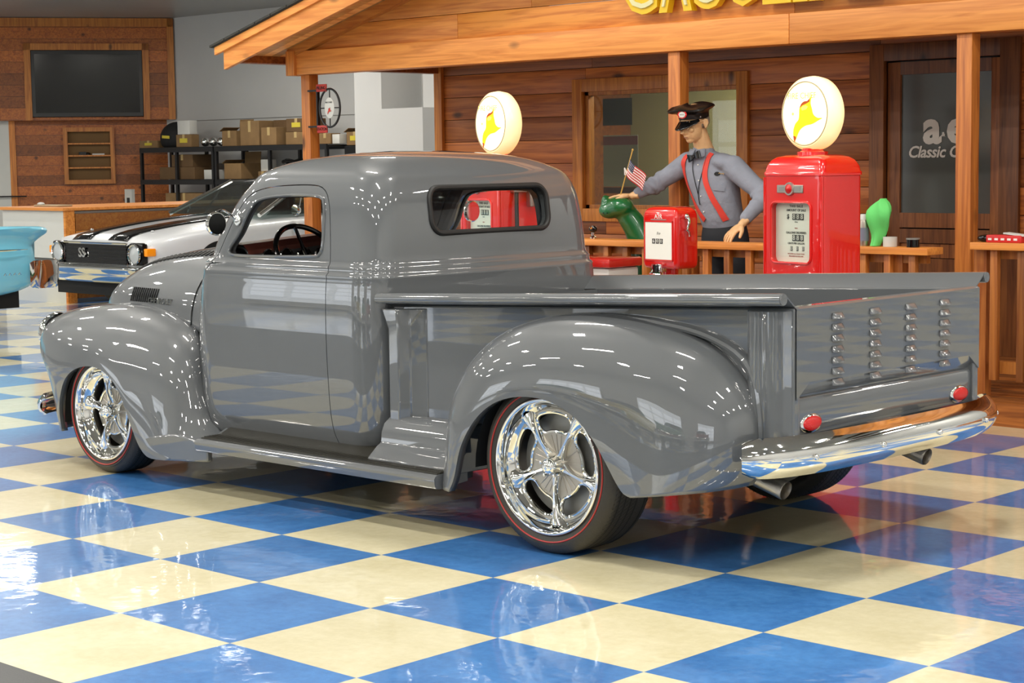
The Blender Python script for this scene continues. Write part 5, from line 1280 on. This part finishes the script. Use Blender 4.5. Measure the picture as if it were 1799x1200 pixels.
# small flag
fl = empty('flag', (-2.675, 6.60, 1.285), 'small American flag on a wooden stick standing by the mannequin hand', 'flag')
a, b = Vector((-2.68, 6.60, 1.272)), Vector((-2.565, 6.60, 1.59)); d = (b-a).normalized(); e = Vector((d.z, 0, -d.x))
MB().tube([a, b], .0045, 8).build('stick', GOLDW, fl); MB().ell(b, (.008, .008, .010), seg=10).build('stick_tip', GOLDW, fl)
def fp(u, v):  # u along the fly, v up the hoist
    p = a+d*(.155+v*.115)+e*u*.155*(1)+Vector((0, -.018*math.sin(u*5.5)-.01*u, -.065*u))
    return p
def cloth(u0, u1, v0, v1, name, m, off=0, nu=10, nv=2):
    q = Vector((0, -off, 0)); return MB().loft([[fp(u0+(u1-u0)*i/nu, v0+(v1-v0)*j/nv)+q for j in range(nv+1)] for i in range(nu+1)], closed_u=False).build(name, m, fl, smooth=180, solid=.0015)
for k in range(13): cloth(0 if k < 6 else .4, 1, k/13, (k+1)/13, 'stripe', FRED if k % 2 == 0 else FWHITE)
cl = cloth(0, .4, 6/13, 1, 'canton', NAVY, .0)
for i in range(5):
    for j in range(4):
        q = fp(.045+.078*i, .52+.13*j)+Vector((0, -.0025, 0)); MB().lathe([(.0005, 0), (.0028, 0)], tuple(q), 'y', 5).build('star', FWHITE, cl, smooth=0)
MB().tube([a+d*.15+Vector((-.008, 0, 0)), a+d*.20+Vector((-.02, -.01, 0)), a+d*.16+Vector((.015, -.01, 0)), a+d*.15], .006, 6, closed=True).build('ribbon', FWHITE, fl)
fl.scale = (.955,)*3; fl.location = fl.location*.955+Vector((.265, -.161, .0693))
# things on the hand rail
zt = .985
r = empty('spray_can', (-.267, 6.02, zt), 'silver spray can standing on the handrail beside the green cloth', 'can')
MB().lathe([(.001, zt), (.030, zt), (.031, zt+.01), (.031, zt+.14), (.027, zt+.155), (.012, zt+.165), (.001, zt+.165)], (-.267, 6.02, 0), 'z', 28).build('can_body', ALU, r); MB().lathe([(.024, zt+.15), (.024, zt+.185), (.02, zt+.192), (.001, zt+.192)], (-.267, 6.02, 0), 'z', 20).build('can_lid', WHITEP, r)
MB().lathe([(.0315, zt+.03), (.0315, zt+.11)], (-.267, 6.02, 0), 'z', 28).build('can_label', mat('can_label', (120,122,140), .4), r)
lc = MB(); c0 = Vector((-.169, 6.01, 0)); rings = []
for i in range(13):
    t = i/12; z = zt+.002+.285*t; w_ = (.030+.052*math.sin(min(1, t*1.2)*PI*.60)**1.5)*(1 if t < .72 else max(.05, math.cos((t-.72)/.28*PI/2))**.7); xo = -.012+.05*t-.045*t*t*0; lean = .018*math.sin(t*7)
    rings.append([Vector((c0.x+xo+w_*math.cos(a_)*(1+.08*math.sin(5*a_+t*6)), c0.y+lean+.030*math.sin(a_)*(1+.3*math.sin(4*a_+t*8)), z)) for a_ in [2*PI*k/32 for k in range(32)]])
lc.loft(rings, caps=True); tag(lc.build('cloth', LIME, None, smooth=60), 'bright lime green cloth bundle standing up on the handrail', 'cloth')
MB_ = MB().lathe([(.022, zt), (.042, zt), (.042, zt+.058), (.022, zt+.058), (.022, zt)], (-.077, 6.01, 0), 'z', 32); tag(MB_.build('tape_roll', WHITEP, None), 'roll of white tape lying on the handrail right of the lime cloth', 'tape')
r = empty('jar', (.080, 6.01, zt), 'small black jar with a pale lid near the end of the long handrail', 'jar')
MB().lathe([(.001, zt), (.038, zt), (.038, zt+.045), (.001, zt+.045)], (.080, 6.01, 0), 'z', 28).build('jar_body', BLACK, r); MB().lathe([(.001, zt+.0455), (.041, zt+.0455), (.041, zt+.054), (.001, zt+.054)], (.080, 6.01, 0), 'z', 28).build('jar_lid', GREYM, r)
r = empty('carton', (.70, 6.00, 1.026), 'flat red and white packet lying on the right handrail', 'carton')
MB().box((.70, 6.00, 1.048), (.22, .09, .042), bev=.004).build('packet', mat('packet_red', (206,44,44), .45), r); MB().box((.76, 5.995, 1.074), (.13, .07, .008), R=Matrix.Rotation(.1, 3, 'Y')).build('packet_slip', PAPER, r)
for i in range(5): MB().box((.615+.04*i, 5.954, 1.046), (.022, .002, .012)).build('packet_print', FWHITE, r)
tag(MB().ell((.552, 6.01, 1.047), (.045, .028, .022)).box((.577, 6.01, 1.042), (.04, .03, .026), bev=.004).build('torch', BLACK, None), 'small black tool lying at the left end of the right handrail', 'tool')
r = empty('valve', (-2.443, 6.02, zt), 'small chrome and black valve standing on the handrail beside the truck cab', 'valve')
MB().lathe([(.001, zt), (.022, zt), (.022, zt+.012), (.010, zt+.02), (.010, zt+.06)], (-2.443, 6.02, 0), 'z', 20).build('valve_foot', CHROME, r)
MB().ell((-2.443, 6.02, zt+.065), (.034, .022, .024)).build('valve_body', BLACK, r); MB().tube([(-2.443, 6.00, zt+.07), (-2.403, 5.97, zt+.085)], .008, 8).build('valve_lever', CHROME, r)

# ================================================================== BACK CORNER
def slab_quad(name, o, rt, up, w, h, t, m, par, tone=.5, bev=0, **k):
    """box with its front face's lower-left corner at o"""
    F = frame(o, rt, up); return MB().b2((0, 0, -t), (w, h, 0), tone=tone).xform(F).build(name, m, par, bevel=bev, **k)
def tvwall():
    rt = Vector((.549, .836, 0)); nrm = rt.cross(Vector((0, 0, 1))); E0 = Vector((-19.90, 15.38, 0)); L = 3.55
    O = E0-rt*L
    mb = MB(); rnd = random.Random(9)
    F = frame(O, rt, (0, 0, 1))
    for z0, x0, x1, dep in ((0, 1.0, L, -.25),):
        z = 0
        while z < 2.30: mb.b2((x0-.2, z, dep-.03), (x1, min(2.30, z+.17)-.004, dep), tone=rnd.random()); z += .17
    z = 2.30
    while z < 3.97: mb.b2((-.6, z, -.03), (L, min(3.97, z+.19)-.004, 0), tone=rnd.random()); z += .19
    mb.b2((-.4, 2.28, -.28), (L, 2.30, 0), tone=.3).b2((L-.02, 2.28, -.28), (L, 3.97, 0), tone=.4)
    mb.xform(F)
    mb.v = [tuple(v) for v in mb.v]; mb.build('wall_cedar', CEDB, None, kind='structure', label='cedar feature wall around the television')
    for a, b, tn in (((L-.11, 2.28, 0), (L, 3.97, .03), .6), ((-.4, 3.83, 0), (L, 3.97, .03), .5), ((.80, 0, -.25), (.90, 2.28, -.21), .9)):
        MB().b2(a, b, tone=tn).xform(F).build('trim_2', CEDT, None, kind='structure')
    tv = empty('television', F @ Vector((1.25, 2.18, 0)), 'large dark flat television framed in the cedar feature wall', 'television')
    x0, x1, z0, z1 = 1.20, 3.02, 2.33, 3.44
    for a, b in (((x0-.11, z0-.05, 0), (x0, z1+.11, .04)), ((x1, z0-.05, 0), (x1+.11, z1+.11, .04)), ((x0-.11, z1, 0), (x1+.11, z1+.11, .04))): MB().b2(a, b, tone=.6).xform(F).build('cedar_surround', CEDT, tv)
    MB().b2((x0, z0, 0), (x1, z1, .05)).xform(F).build('bezel', TVF, tv, bevel=.01); MB().b2((x0+.06, z0+.07, .05), (x1-.06, z1-.07, .053)).xform(F).build('screen', TVS, tv)
    # niche shelves
    n = empty('wall_niche', F @ Vector((.9, .9, -.2)), 'cedar framed niche with small shelves below the television', 'shelf')
    a0, a1, c0, c1 = 1.75, 2.45, 1.28, 2.09
    MB().b2((a0, c0, -.249), (a1, c1, -.245)).xform(F).build('niche_back', mat('niche_back', (112,84,48), .8), n)
    for a, b in (((a0-.07, c0-.07, -.25), (a0, c1+.07, -.13)), ((a1, c0-.07, -.25), (a1+.07, c1+.07, -.13)), ((a0, c1, -.25), (a1, c1+.07, -.13)), ((a0, c0-.07, -.25), (a1, c0, -.13))): MB().b2(a, b, tone=.5).xform(F).build('niche_frame', CEDT, n)
    for k in (1, 2, 3): MB().b2((a0, c0+k*(c1-c0)/4-.012, -.25), (a1, c0+k*(c1-c0)/4+.012, -.14), tone=.7).xform(F).build('shelf_board', CEDT, n)
    tag(MB().b2((a0+.18, c0+.40, -.235), (a0+.30, c0+.47, -.16)).ell((a0+.33, c0+.43, -.20), (.05, .03, .03)).xform(F).build('controller', BLACK, None), 'small dark gadget on the second shelf of the wall niche', 'gadget')
    tag(MB().b2((a0+.40, c0+.405, -.23), (a0+.60, c0+.44, -.15)).xform(F).build('paper_stack', PAPER, None), 'pale papers on the second shelf of the wall niche', 'paper')
    # white door far left
    MB().b2((-.75, 0, -.27), (.80, 2.28, -.22)).xform(F).build('door_2', WHITEP, None, kind='structure')
    MB().tube([F @ Vector((-.6, 1.02, -.15)), F @ Vector((1.05, 1.02, -.15))], .012, 8).build('door_push_bar', STEELB, None, label='dark bar across the white door at the left edge', cat='bar')
tvwall()
# counter / half wall
r = empty('counter', (-12.3, 8.5, 0), 'low cedar counter with a white end panel behind the striped car', 'counter')
MB().b2((-13.05, 7.86, 0), (-11.80, 7.90, 1.03)).build('end_panel', WHITEP, r)
m = MB()
for k in range(5): m.b2((-11.80, 8.0, .05+.19*k), (-11.775, 13.0, .235+.19*k), tone=random.random())
m.b2((-11.80, 7.86, 0), (-11.76, 7.98, 1.03), tone=.9).build('side_boards', CED, r)
MB().b2((-13.0, 7.92, 0), (-11.82, 13.0, 1.02)).build('carcass', WHITEP, r)
MB().b2((-13.10, 7.82, 1.03), (-11.74, 13.05, 1.065), tone=.7).build('counter_top', CEDF, r, bevel=.005)
r = empty('towel', (-12.5, 8.2, 1.066), 'pale folded cloth and papers lying on the counter', 'cloth')
MB().box((-12.45, 8.15, 1.076), (.5, .2, .02), bev=.008).build('folded_cloth', mat('beige_cloth', (170,150,120), .8), r); MB().ell((-12.62, 8.1, 1.095), (.05, .04, .02)).build('paper_ball', PAPER, r)
# shelving
YS = 14.75
def shelving(xa, xb, label, tops=(1.76, 1.24, .52)):
    r = empty('steel_shelving', ((xa+xb)/2, YS, 0), label, 'shelving', 'black steel storage shelves along the back wall')
    for x in (xa, (xa+xb)/2, xb):
        for y in (YS-.30, YS+.30): MB().b2((x-.026, y-.022, 0), (x+.026, y+.022, 1.78)).build('upright', STEELB, r)
    for z in tops: MB().b2((xa-.02, YS-.33, z-.045), (xb+.02, YS-.30, z+.035)).b2((xa-.02, YS+.30, z-.04), (xb+.02, YS+.33, z+.03)).b2((xa, YS-.3, z), (xb, YS+.3, z+.015)).build('shelf_deck', STEELB, r)
shelving(-19.6, -17.68, 'black steel shelving loaded with boxes beside the cedar wall')
shelving(-17.6, -14.95, 'black steel shelving loaded with boxes reaching to the white column')
PTAPE = mat('parcel_tape', (186,160,110), .4)
def carton(x, z, w, d, h, label, m=CARD, tape=True, openf=False, y=YS, rz=0.0):
    r = empty('cardboard_box', (x, y, z), label, 'box', 'cardboard boxes on the steel shelves')
    R = Matrix.Translation((x, y, z)) @ Matrix.Rotation(rz, 4, 'Z')
    MB().b2((-w/2, -d/2, .001), (w/2, d/2, h)).xform(R).build('box_body', m, r, bevel=.006)
    if tape == 2: MB().b2((-.10, -d/2-.004, h*.35), (.10, -d/2, h*.7)).xform(R).build('yellow_label', TAPEY, r)
    if tape: MB().b2((-.03, -d/2-.003, h*.55), (.03, d/2, h+.002)).xform(R).build('tape_strip', PTAPE, r)
    if openf:
        MB().box((0, d/2-.005, h+.09), (w*.95, .006, .18), R=Matrix.Rotation(-.1, 3, 'X')).xform(R).build('flap', m, r)
        MB().box((-w/2-.035, 0, h+.025), (.12, d*.9, .006), R=Matrix.Rotation(-.5, 3, 'Y')).xform(R).build('flap', m, r)
T1, T2, T3 = 1.796, 1.276, .556
carton(-19.62, T1, .50, .30, .12, 'long flat box with a yellow label at the left end of the top shelf', CARD, 2)
carton(-18.50, T1, .40, .16, .20, 'small box with a yellow label right of the black bag', CARD, 2, y=YS-.18)
carton(-17.42, T1, .36, .36, .24, 'open brown box in the middle of the top shelf', CARD, True, True)
carton(-16.82, T1, .46, .50, .38, 'big brown box, leftmost of the group of tall boxes', CARD)
carton(-16.30, T1, .50, .26, .385, 'big brown box at the back between two tall boxes', CARD2, False, y=YS+.14)
carton(-16.32, T1, .36, .22, .27, 'brown box with a pale strip standing in front of the big boxes', CARD, y=YS-.17)
carton(-15.78, T1, .46, .40, .19, 'brown box at the right end of the top shelf, lower of two', CARD)
carton(-15.76, T1+.192, .46, .40, .20, 'dark brown box stacked on the right end of the top shelf', CARD2, 2)
carton(-15.22, T1, .26, .20, .16, 'small brown box right of the stacked pair on the top shelf', CARD)
carton(-18.72, T2, .94, .50, .20, 'long brown box lying on the second shelf', CARD2, False)
carton(-18.60, T2+.20, .56, .46, .20, 'dark box stacked on the long box of the second shelf', CARD2)
carton(-17.32, T2, .42, .42, .25, 'open flapped box in the middle of the second shelf', CARD, False, True)
carton(-16.05, T2, .44, .44, .18, 'shallow brown box under the pile of black cables', CARD)
carton(-15.30, T2, .44, .44, .33, 'brown box on the second shelf beside the porch post', CARD2, False)
carton(-16.68, T2, .22, .25, .12, 'small pale brown box on the second shelf beside white packages', CARD)
carton(-18.55, T3, 1.0, .50, .50, 'large brown box with a yellow label on the third shelf', CARD, 2)
carton(-17.30, T3, .50, .50, .45, 'dark brown box on the third shelf behind the striped car', CARD2)
carton(-14.72, 1.77, .36, .40, .20, 'open brown box on top of the cabinet beside the white column', CARD, 2, True, y=15.0)
tag(MB().b2((-14.90, 14.75, 0), (-14.54, 15.35, 1.765)).build('metal_cabinet', STEELB, None, bevel=.01), 'dark tall cabinet carrying an open box beside the white column', 'cabinet')
for x, y, z, w, h, lab in ((-18.50, YS-.18, T1+.202, .32, .22, 'white package on the small box near the black bag'), (-17.13, YS+.0, T1, .10, .16, 'white package on the top shelf beside the open box'), (-17.92, YS-.10, T2, .36, .15, 'white package on the second shelf in front of the upright'), (-16.68, YS, T2+.122, .20, .18, 'white carton standing on the small pale brown box'), (-15.0, YS, T1, .16, .14, 'white package at the far right end of the top shelf')):
    tag(MB().box((x, y, z+h/2+.002), (w, .15, h), bev=.004).build('package', PAPER, None), lab, 'package')
q = tag(MB().b2((-19.95, YS-.42, 0), (-19.75, YS-.36, 1.12)).build('tall_carton', PAPER, None), 'narrow white carton standing at the left end of the shelving', 'carton')
MB().b2((-19.89, YS-.423, .85), (-19.81, YS-.42, .98)).build('printed_patch', INK, q)
bg = MB().ell((-19.02, YS, T1+.15), (.34, .24, .27), seg=28); bg.v = [(x, y, max(z, T1+.001)) for x, y, z in bg.v]
b_ = bg.build('duffel_bag', mat('black_fabric', (18,18,20), .8), None, remesh=.014, label='rounded black bag on the left of the top shelf', cat='bag')
MB().box((-19.0, YS-.243, T1+.17), (.2, .006, .045), R=Matrix.Rotation(.06, 3, 'Y')).build('bag_label', TAPEY, b_)
for i in range(3):
    x = -18.14+.21*i; r = empty('metal_part', (x, YS-.1, T1), ('shiny chrome part, leftmost of three on the top shelf', 'shiny chrome part, middle one of three on the top shelf', 'shiny chrome part, rightmost of three on the top shelf')[i], 'car part', 'chrome parts on the top shelf')
    MB().ell((x, YS-.1, T1+.075), (.072, .07, .072), seg=18).build('dome', CHROME, r); MB().tube([(x-.08, YS+.0, T1+.02), (x+.02, YS+.02, T1+.13), (x+.09, YS, T1+.03)], .016, 8).build('bracket', ALU, r)
cb = MB()
for k in range(7): cb.tube([(-16.05+(.20-.01*k)*math.cos(t*PI/10+k), YS+.13*math.sin(t*PI/10), T2+.204+.014*k+.012*math.sin(t*1.3+k)) for t in range(20)], .013, 6, closed=True)
tag(cb.build('cable_coil', DARK, None), 'tangled coil of black cable on the second shelf box', 'cable')
# white column and boxed wall
MB().b2((-19.8, 15.392, 2.24), (-14.5, 15.4, 2.25)).build('trim_3', GREYM, None, kind='structure')
mb = MB().b2((-14.48, 14.6, 0), (-13.9, 15.4, 4.0)).b2((-13.9, 14.6, 0), (-13.05, 15.4, 2.28)).b2((-13.45, 15.0, 2.28), (-13.2, 15.4, 4.0)); mb.build('wall_column', WHITEW, None, smooth=0, kind='structure', label='white boxed column and ledge')
MB().tube([(-13.66, 15.3, 2.28), (-13.66, 15.3, 4.0)], .045, 10).build('wall_pipe', WHITEW, None, label='white pipe rising from the ledge of the column', cat='pipe')

# ================================================================== STRIPED CAR
def muscle_car():
    r = empty('muscle_car', (-10.52, 9.9, 0), 'white coupe with black hood stripes parked behind the grey truck', 'car')
    X0, Y0 = -10.52, 7.44
    # stations along the length: s, half width, sill z, belt z, crown z
    st = [(.02,.80,.30,.72,.75),(.06,.86,.28,.755,.79),(.25,.915,.26,.785,.84),(.7,.945,.22,.84,.90),(1.3,.955,.22,.885,.955),(1.7,.955,.22,.905,.98),(2.4,.955,.24,.93,1.0),(3.2,.955,.24,.94,1.0),(4.0,.95,.26,.95,1.0),(4.6,.92,.32,.93,.985),(4.85,.88,.36,.90,.95)]
    A = catmull([(a, b, c) for a, b, c, d, e in st], 50); B = catmull([(a, d, e) for a, b, c, d, e in st], 400); rings = []
    for p in A:
        q = min(B, key=lambda q: abs(q.x-p.x)); w, zs_, zb, zc = p.y, p.z, q.y, q.z; half = []
        prof = [(.90, zs_), (.965, zs_+.10), (.985, zs_+.28), (1.0, .62), (.992, .70), (.975, zb-.05), (.955, zb-.018), (.91, zb), (.80, zb+(zc-zb)*.35), (.60, zb+(zc-zb)*.72), (.35, zb+(zc-zb)*.95), (0, zc)]
        P = catmull([(a*w, b, 0) for a, b in prof], 40)
        rings.append([Vector((X0+v.x, Y0+p.x, v.y)) for v in P]+[Vector((X0-v.x, Y0+p.x, v.y)) for v in P[:-1][::-1]])
    body = MB().loft(rings, closed_u=True, caps=True).build('body', WCAR, r, smooth=45)
    # hood stripes
    for sx in (-1, 1):
        rows = []
        for p in A:
            if p.x > 1.72: break
            q = min(B, key=lambda q: abs(q.x-p.x)); w, zb, zc = p.y, q.y, q.z
            def zz(h):
                t = h/w; ks = [(0, zc), (.35, zb+(zc-zb)*.95), (.60, zb+(zc-zb)*.72), (.8, zb+(zc-zb)*.35)]
                for (a, za), (b, z_b) in zip(ks, ks[1:]):
                    if t <= b: return za+(z_b-za)*(t-a)/(b-a)
                return zb
            rows.append([Vector((X0+sx*h, Y0+p.x, zz(h)+.004)) for h in (.16, .28, .40, .50)])
        MB().loft(rows, closed_u=False).build('hood_stripe', BLACK, r, label='wide black hood stripe', solid=-.004)
    # grille, bezels, lamps
    MB().b2((X0-.55, Y0-.035, .51), (X0+.55, Y0+.05, .71)).build('grille', BLACK, r)
    for k in range(5): MB().b2((X0-.56, Y0-.045, .535+.035*k), (X0+.56, Y0-.035, .540+.035*k)).build('grille_bar', STEELB, r)
    MB().tube([(X0-.57, Y0-.04, .50), (X0+.57, Y0-.04, .50), (X0+.57, Y0-.04, .725), (X0-.57, Y0-.04, .725)], .010, 8, closed=True).build('grille_frame', CHROME, r)
    t = text_mb('SS', .135, .004, offset=.004); t.xform(frame((X0-.22, Y0-.055, .615), (1, 0, 0), (0, 0, 1))); t.build('emblem', CHROME, r, smooth=0, label='chrome two-letter emblem')
    for sx in (-1, 1):
        cx = X0+sx*.70
        MB().b2((cx-.125, Y0-.03, .50), (cx+.125, Y0+.05, .735), bev=.03).build('lamp_bezel', BLACK, r)
        MB().tube([(cx+.10*math.cos(t*PI/16), Y0-.045, .615+.10*math.sin(t*PI/16)) for t in range(32)], .012, 8, closed=True).build('lamp_ring', CHROME, r)
        MB().lathe([(.001, -.055), (.05, -.050), (.092, -.035)], (cx, Y0, .615), 'y', 32).build('headlamp', LENS, r)
        MB().b2((X0+sx*.835, Y0-.02, .60), (X0+sx*.895, Y0+.09, .68), bev=.01).build('marker_lamp', AMBER, r, label='amber corner lamp')
        # pins
        MB().ell((X0+sx*.55, Y0+.30, .845), (.02, .02, .008), seg=12).build('hood_pin', CHROME, r)
    # bumper
    pl = catmull([(-.92,.22,0),(-.91,.02,0),(-.80,-.09,0),(-.4,-.13,0),(0,-.14,0),(.4,-.13,0),(.80,-.09,0),(.91,.02,0),(.92,.22,0)], 60)
    rings = [[Vector((X0+p.x*(1+.02*o), Y0+p.y-o*.0-dy, z)) for z, dy, o in ((.495,-.02,0),(.49,.02,0),(.475,.032,0),(.455,.03,0),(.445,.02,0),(.40,.015,0),(.35,.0,0),(.32,-.04,0),(.34,-.07,0),(.47,-.07,0))] for p in pl]
    MB().loft(rings, caps=True).build('front_bumper', CHROME, r, smooth=50)
    MB().b2((X0-.75, Y0-.02, .18), (X0+.75, Y0+.15, .42)).b2((X0-.7, Y0+.15, .16), (X0+.7, Y0+4.5, .26)).build('underside', UNDER, r)
    # greenhouse
    gs = [(1.55,.80,1.0,.99),(1.75,.76,1.10,.98),(2.25,.665,1.325,.97),(2.55,.645,1.355,.97),(3.1,.64,1.36,.97),(3.6,.66,1.30,.97),(4.15,.72,1.02,.97)]
    tops = catmull([(a, b, c) for a, b, c, d in gs[2:6]], 14); rr_ = []
    for p in tops: rr_.append([Vector((X0+p.y*h, Y0+p.x, p.z-.035*abs(h)**3)) for h in [-1+.1*k for k in range(21)]])
    MB().loft(rr_, closed_u=False).build('roof', mat('vinyl_roof', (30,32,38), .5), r, solid=.03)
    # windshield, side glass, rear glass
    ws = [[Vector((X0+(.80*(1-t)+.655*t)*h, Y0+1.50+.76*t-.10*(1-h*h)*(1-t)+.10*h*h*0, .975+.345*t)) for h in [-1+.2*k for k in range(11)]] for t in (0, .33, .66, 1)]
    MB().loft(ws, closed_u=False).build('windshield', GLT, r)
    for sx in (-1, 1):
        MB().tube([(X0+sx*.81, Y0+1.50, .97), (X0+sx*.655, Y0+2.28, 1.325)], .024, 10).build('windshield_pillar', CHROME, r)
        MB().tube([(X0+sx*.665, Y0+2.28, 1.318), (X0+sx*.655, Y0+3.5, 1.31)], .016, 8).build('roof_rail', CHROME, r)
        MB().tube([(X0+sx*.83, Y0+2.02, .965), (X0+sx*.70, Y0+2.22, 1.30)], .010, 8).build('vent_bar', CHROME, r)
        MB().prism([(Y0+3.35, 1.30), (Y0+3.65, 1.28), (Y0+4.25, .97), (Y0+3.55, .97)], 'x', X0+sx*.70-.04, X0+sx*.70+.04).build('rear_pillar', WCAR, r)
        MB().add([(X0+sx*.80, Y0+1.60, .97), (X0+sx*.80, Y0+3.5, .97), (X0+sx*.655, Y0+3.4, 1.31), (X0+sx*.655, Y0+2.28, 1.32)], [(0, 1, 2, 3)]).build('side_glass', GLT, r, smooth=0)
        MB().lathe([(.001, 0), (.055, 0), (.06, .02), (.04, .06), (.001, .07)], (X0+sx*.98, Y0+1.85, 1.02), 'y', 20).build('door_mirror', CHROME, r)
        for wy in (.88, 3.72):
            w_ = MB().lathe([(.001, sx*.10), (.10, sx*.09), (.18, sx*.10), (.195, sx*.115)], (X0+sx*.80, Y0+wy, .33), 'x', 40).build('wheel', ALU, r)
            MB().lathe([(.19, -.10), (.30, -.115), (.325, -.09), (.33, 0), (.325, .09), (.30, .115), (.19, .10)], (X0+sx*.80, Y0+wy, .33), 'x', 40).build('tyre', TYRE, w_)
            MB().lathe([(.001, sx*.0), (.37, sx*.0), (.37, sx*.012), (.001, sx*.012)], (X0+sx*(.935), Y0+wy, .36), 'x', 40, 0, PI).build('wheel_opening', UNDER, r)
    MB().b2((X0-.7, Y0+1.6, .6), (X0+.7, Y0+3.9, .93)).build('interior', UNDER, r)
    for sx in (-1, 1): MB().box((X0+sx*.36, Y0+2.75, 1.02), (.48, .12, .45), bev=.05).build('seat', BLACK, r)
muscle_car()
# ================================================================== CYAN CAR (only its tail end is in the picture)
def fin_car(loc, rz, CYAN, label):
    r = empty('classic_car', (-9.9, 5.9, 0), label, 'car')
    XE, Y0 = -7.82, 5.92
    st = [(0,.86,.42,.955),(.05,.90,.41,.965),(.25,.93,.37,.975),(.7,.95,.33,.985),(1.5,.96,.30,.985),(3.0,.96,.28,.98),(4.2,.95,.30,.95),(4.9,.90,.36,.90)]
    A = catmull([(a, b, c) for a, b, c, d in st], 46); B = catmull([(a, d, 0) for a, b, c, d in st], 300); rings = []
    for p in A:
        zt_ = min(B, key=lambda q: abs(q.x-p.x)).y; w = p.y; zb_ = p.z
        prof = [(.88, zb_), (.955, zb_+.03), (.985, zb_+.12), (1.0, .62), (.985, .70), (.94, .80), (.93, .86), (.965, zt_-.05), (.985, zt_-.03), (.96, zt_-.004), (.88, zt_), (.72, zt_-.03), (.5, zt_-.03), (0, zt_-.01)]
        P = catmull([(a*w, b, 0) for a, b in prof], 48)
        def X(z):  # the upper fin reaches further back than the lower quarter
            sh_ = .15*max(0, min(1, (.90-z)/.10)) if z > .5 else .15+.0*z
            return XE-p.x-sh_*max(0, 1-p.x/.6)
        rings.append([Vector((X(v.y), Y0-v.x, v.y)) for v in P]+[Vector((X(v.y), Y0+v.x, v.y)) for v in P[:-1][::-1]])
    MB().loft(rings, closed_u=True, caps=True).build('body', CYAN, r, smooth=50)
    ys = Y0-.965
    MB().tube([(XE-.27, ys+.03, .765), (XE-.5, ys-.012, .765), (XE-1.6, ys-.018, .755), (XE-2.6, ys-.015, .75)], [.003, .014, .018, .012], 10, flat=.8).build('side_spear', CHROME, r)
    for k in range(4): MB().tube([(XE-.36-.05*k, ys+.012, .535), (XE-.375-.05*k, ys+.010, .555), (XE-.39-.05*k, ys+.012, .535)], .004, 6).build('side_emblem', CHROME, r)
    pl = catmull([(.10,-.975,0),(.05,-.985,0),(-.02,-.985,0),(-.16,-.93,0),(-.24,-.7,0),(-.26,0,0),(-.24,.7,0),(-.16,.93,0),(-.02,.985,0),(.05,.985,0),(.10,.975,0)], 60)
    rings = [[Vector((XE-.12-p.x-a*.6, Y0+p.y*(1+a*.0), z)) for z, a in ((.66,.03),(.65,0),(.60,-.02),(.53,-.03),(.46,-.02),(.41,.0),(.40,.03),(.42,.10),(.64,.10))] for p in pl]
    MB().loft(rings, caps=True).build('rear_bumper', CHROME, r, smooth=50)
    MB().b2((XE-4.6, Y0-.8, .22), (XE-.3, Y0+.8, .42)).build('underside', UNDER, r)
    tops = catmull([(1.5,.75,1.0),(2.0,.66,1.30),(2.6,.62,1.36),(3.2,.64,1.30),(3.6,.76,.98)], 24)
    MB().loft([[Vector((XE-p.x, Y0+p.y*h, p.z-.04*abs(h)**3)) for h in [-1+.1*k for k in range(21)]] for p in tops], closed_u=False).build('greenhouse', GLT, r, solid=.02)
    for sx in (-1, 1):
        MB().lathe([(.001, -.03), (.05, -.02), (.06, .02)], (XE-.22, Y0+sx*.60, .80), 'x', 20).build('tail_lamp', REDL, r)
        for wx in (1.15, 4.0):
            w_ = MB().lathe([(.001, sx*.10), (.12, sx*.09), (.20, sx*.10)], (XE-wx, Y0+sx*.84, .34), 'y', 40).build('wheel', CHROME, r)
            MB().lathe([(.20, -.09), (.31, -.11), (.335, -.08), (.34, 0), (.335, .08), (.31, .11), (.20, .09)], (XE-wx, Y0+sx*.84, .34), 'y', 40).build('tyre', TYRE, w_)
    r.location = loc; r.rotation_euler = (0, 0, rz)
fin_car((-10.03, 3.92, 0), PI/2, CYAN, 'light cyan finned classic car cut by the left edge of the picture')
RCAR = mat('red_car_paint', (170,20,18), .3, 0, 1.0); YCAR = mat('yellow_car_paint', (224,196,30), .3, 0, 1.0); MCAR = mat('mint_car_paint', (150,200,175), .3, 0, 1.0)
fin_car((3.2, -8.3, 0), PI/2, RCAR, 'red classic car parked across the showroom from the truck')
fin_car((-.2, -8.3, 0), PI/2, MCAR, 'mint green classic car parked across the showroom from the truck')
fin_car((-3.6, -8.3, 0), PI/2, YCAR, 'yellow classic car parked across the showroom from the truck')
fin_car((-7.0, -8.3, 0), PI/2, WCAR, 'white classic car parked across the showroom from the truck')
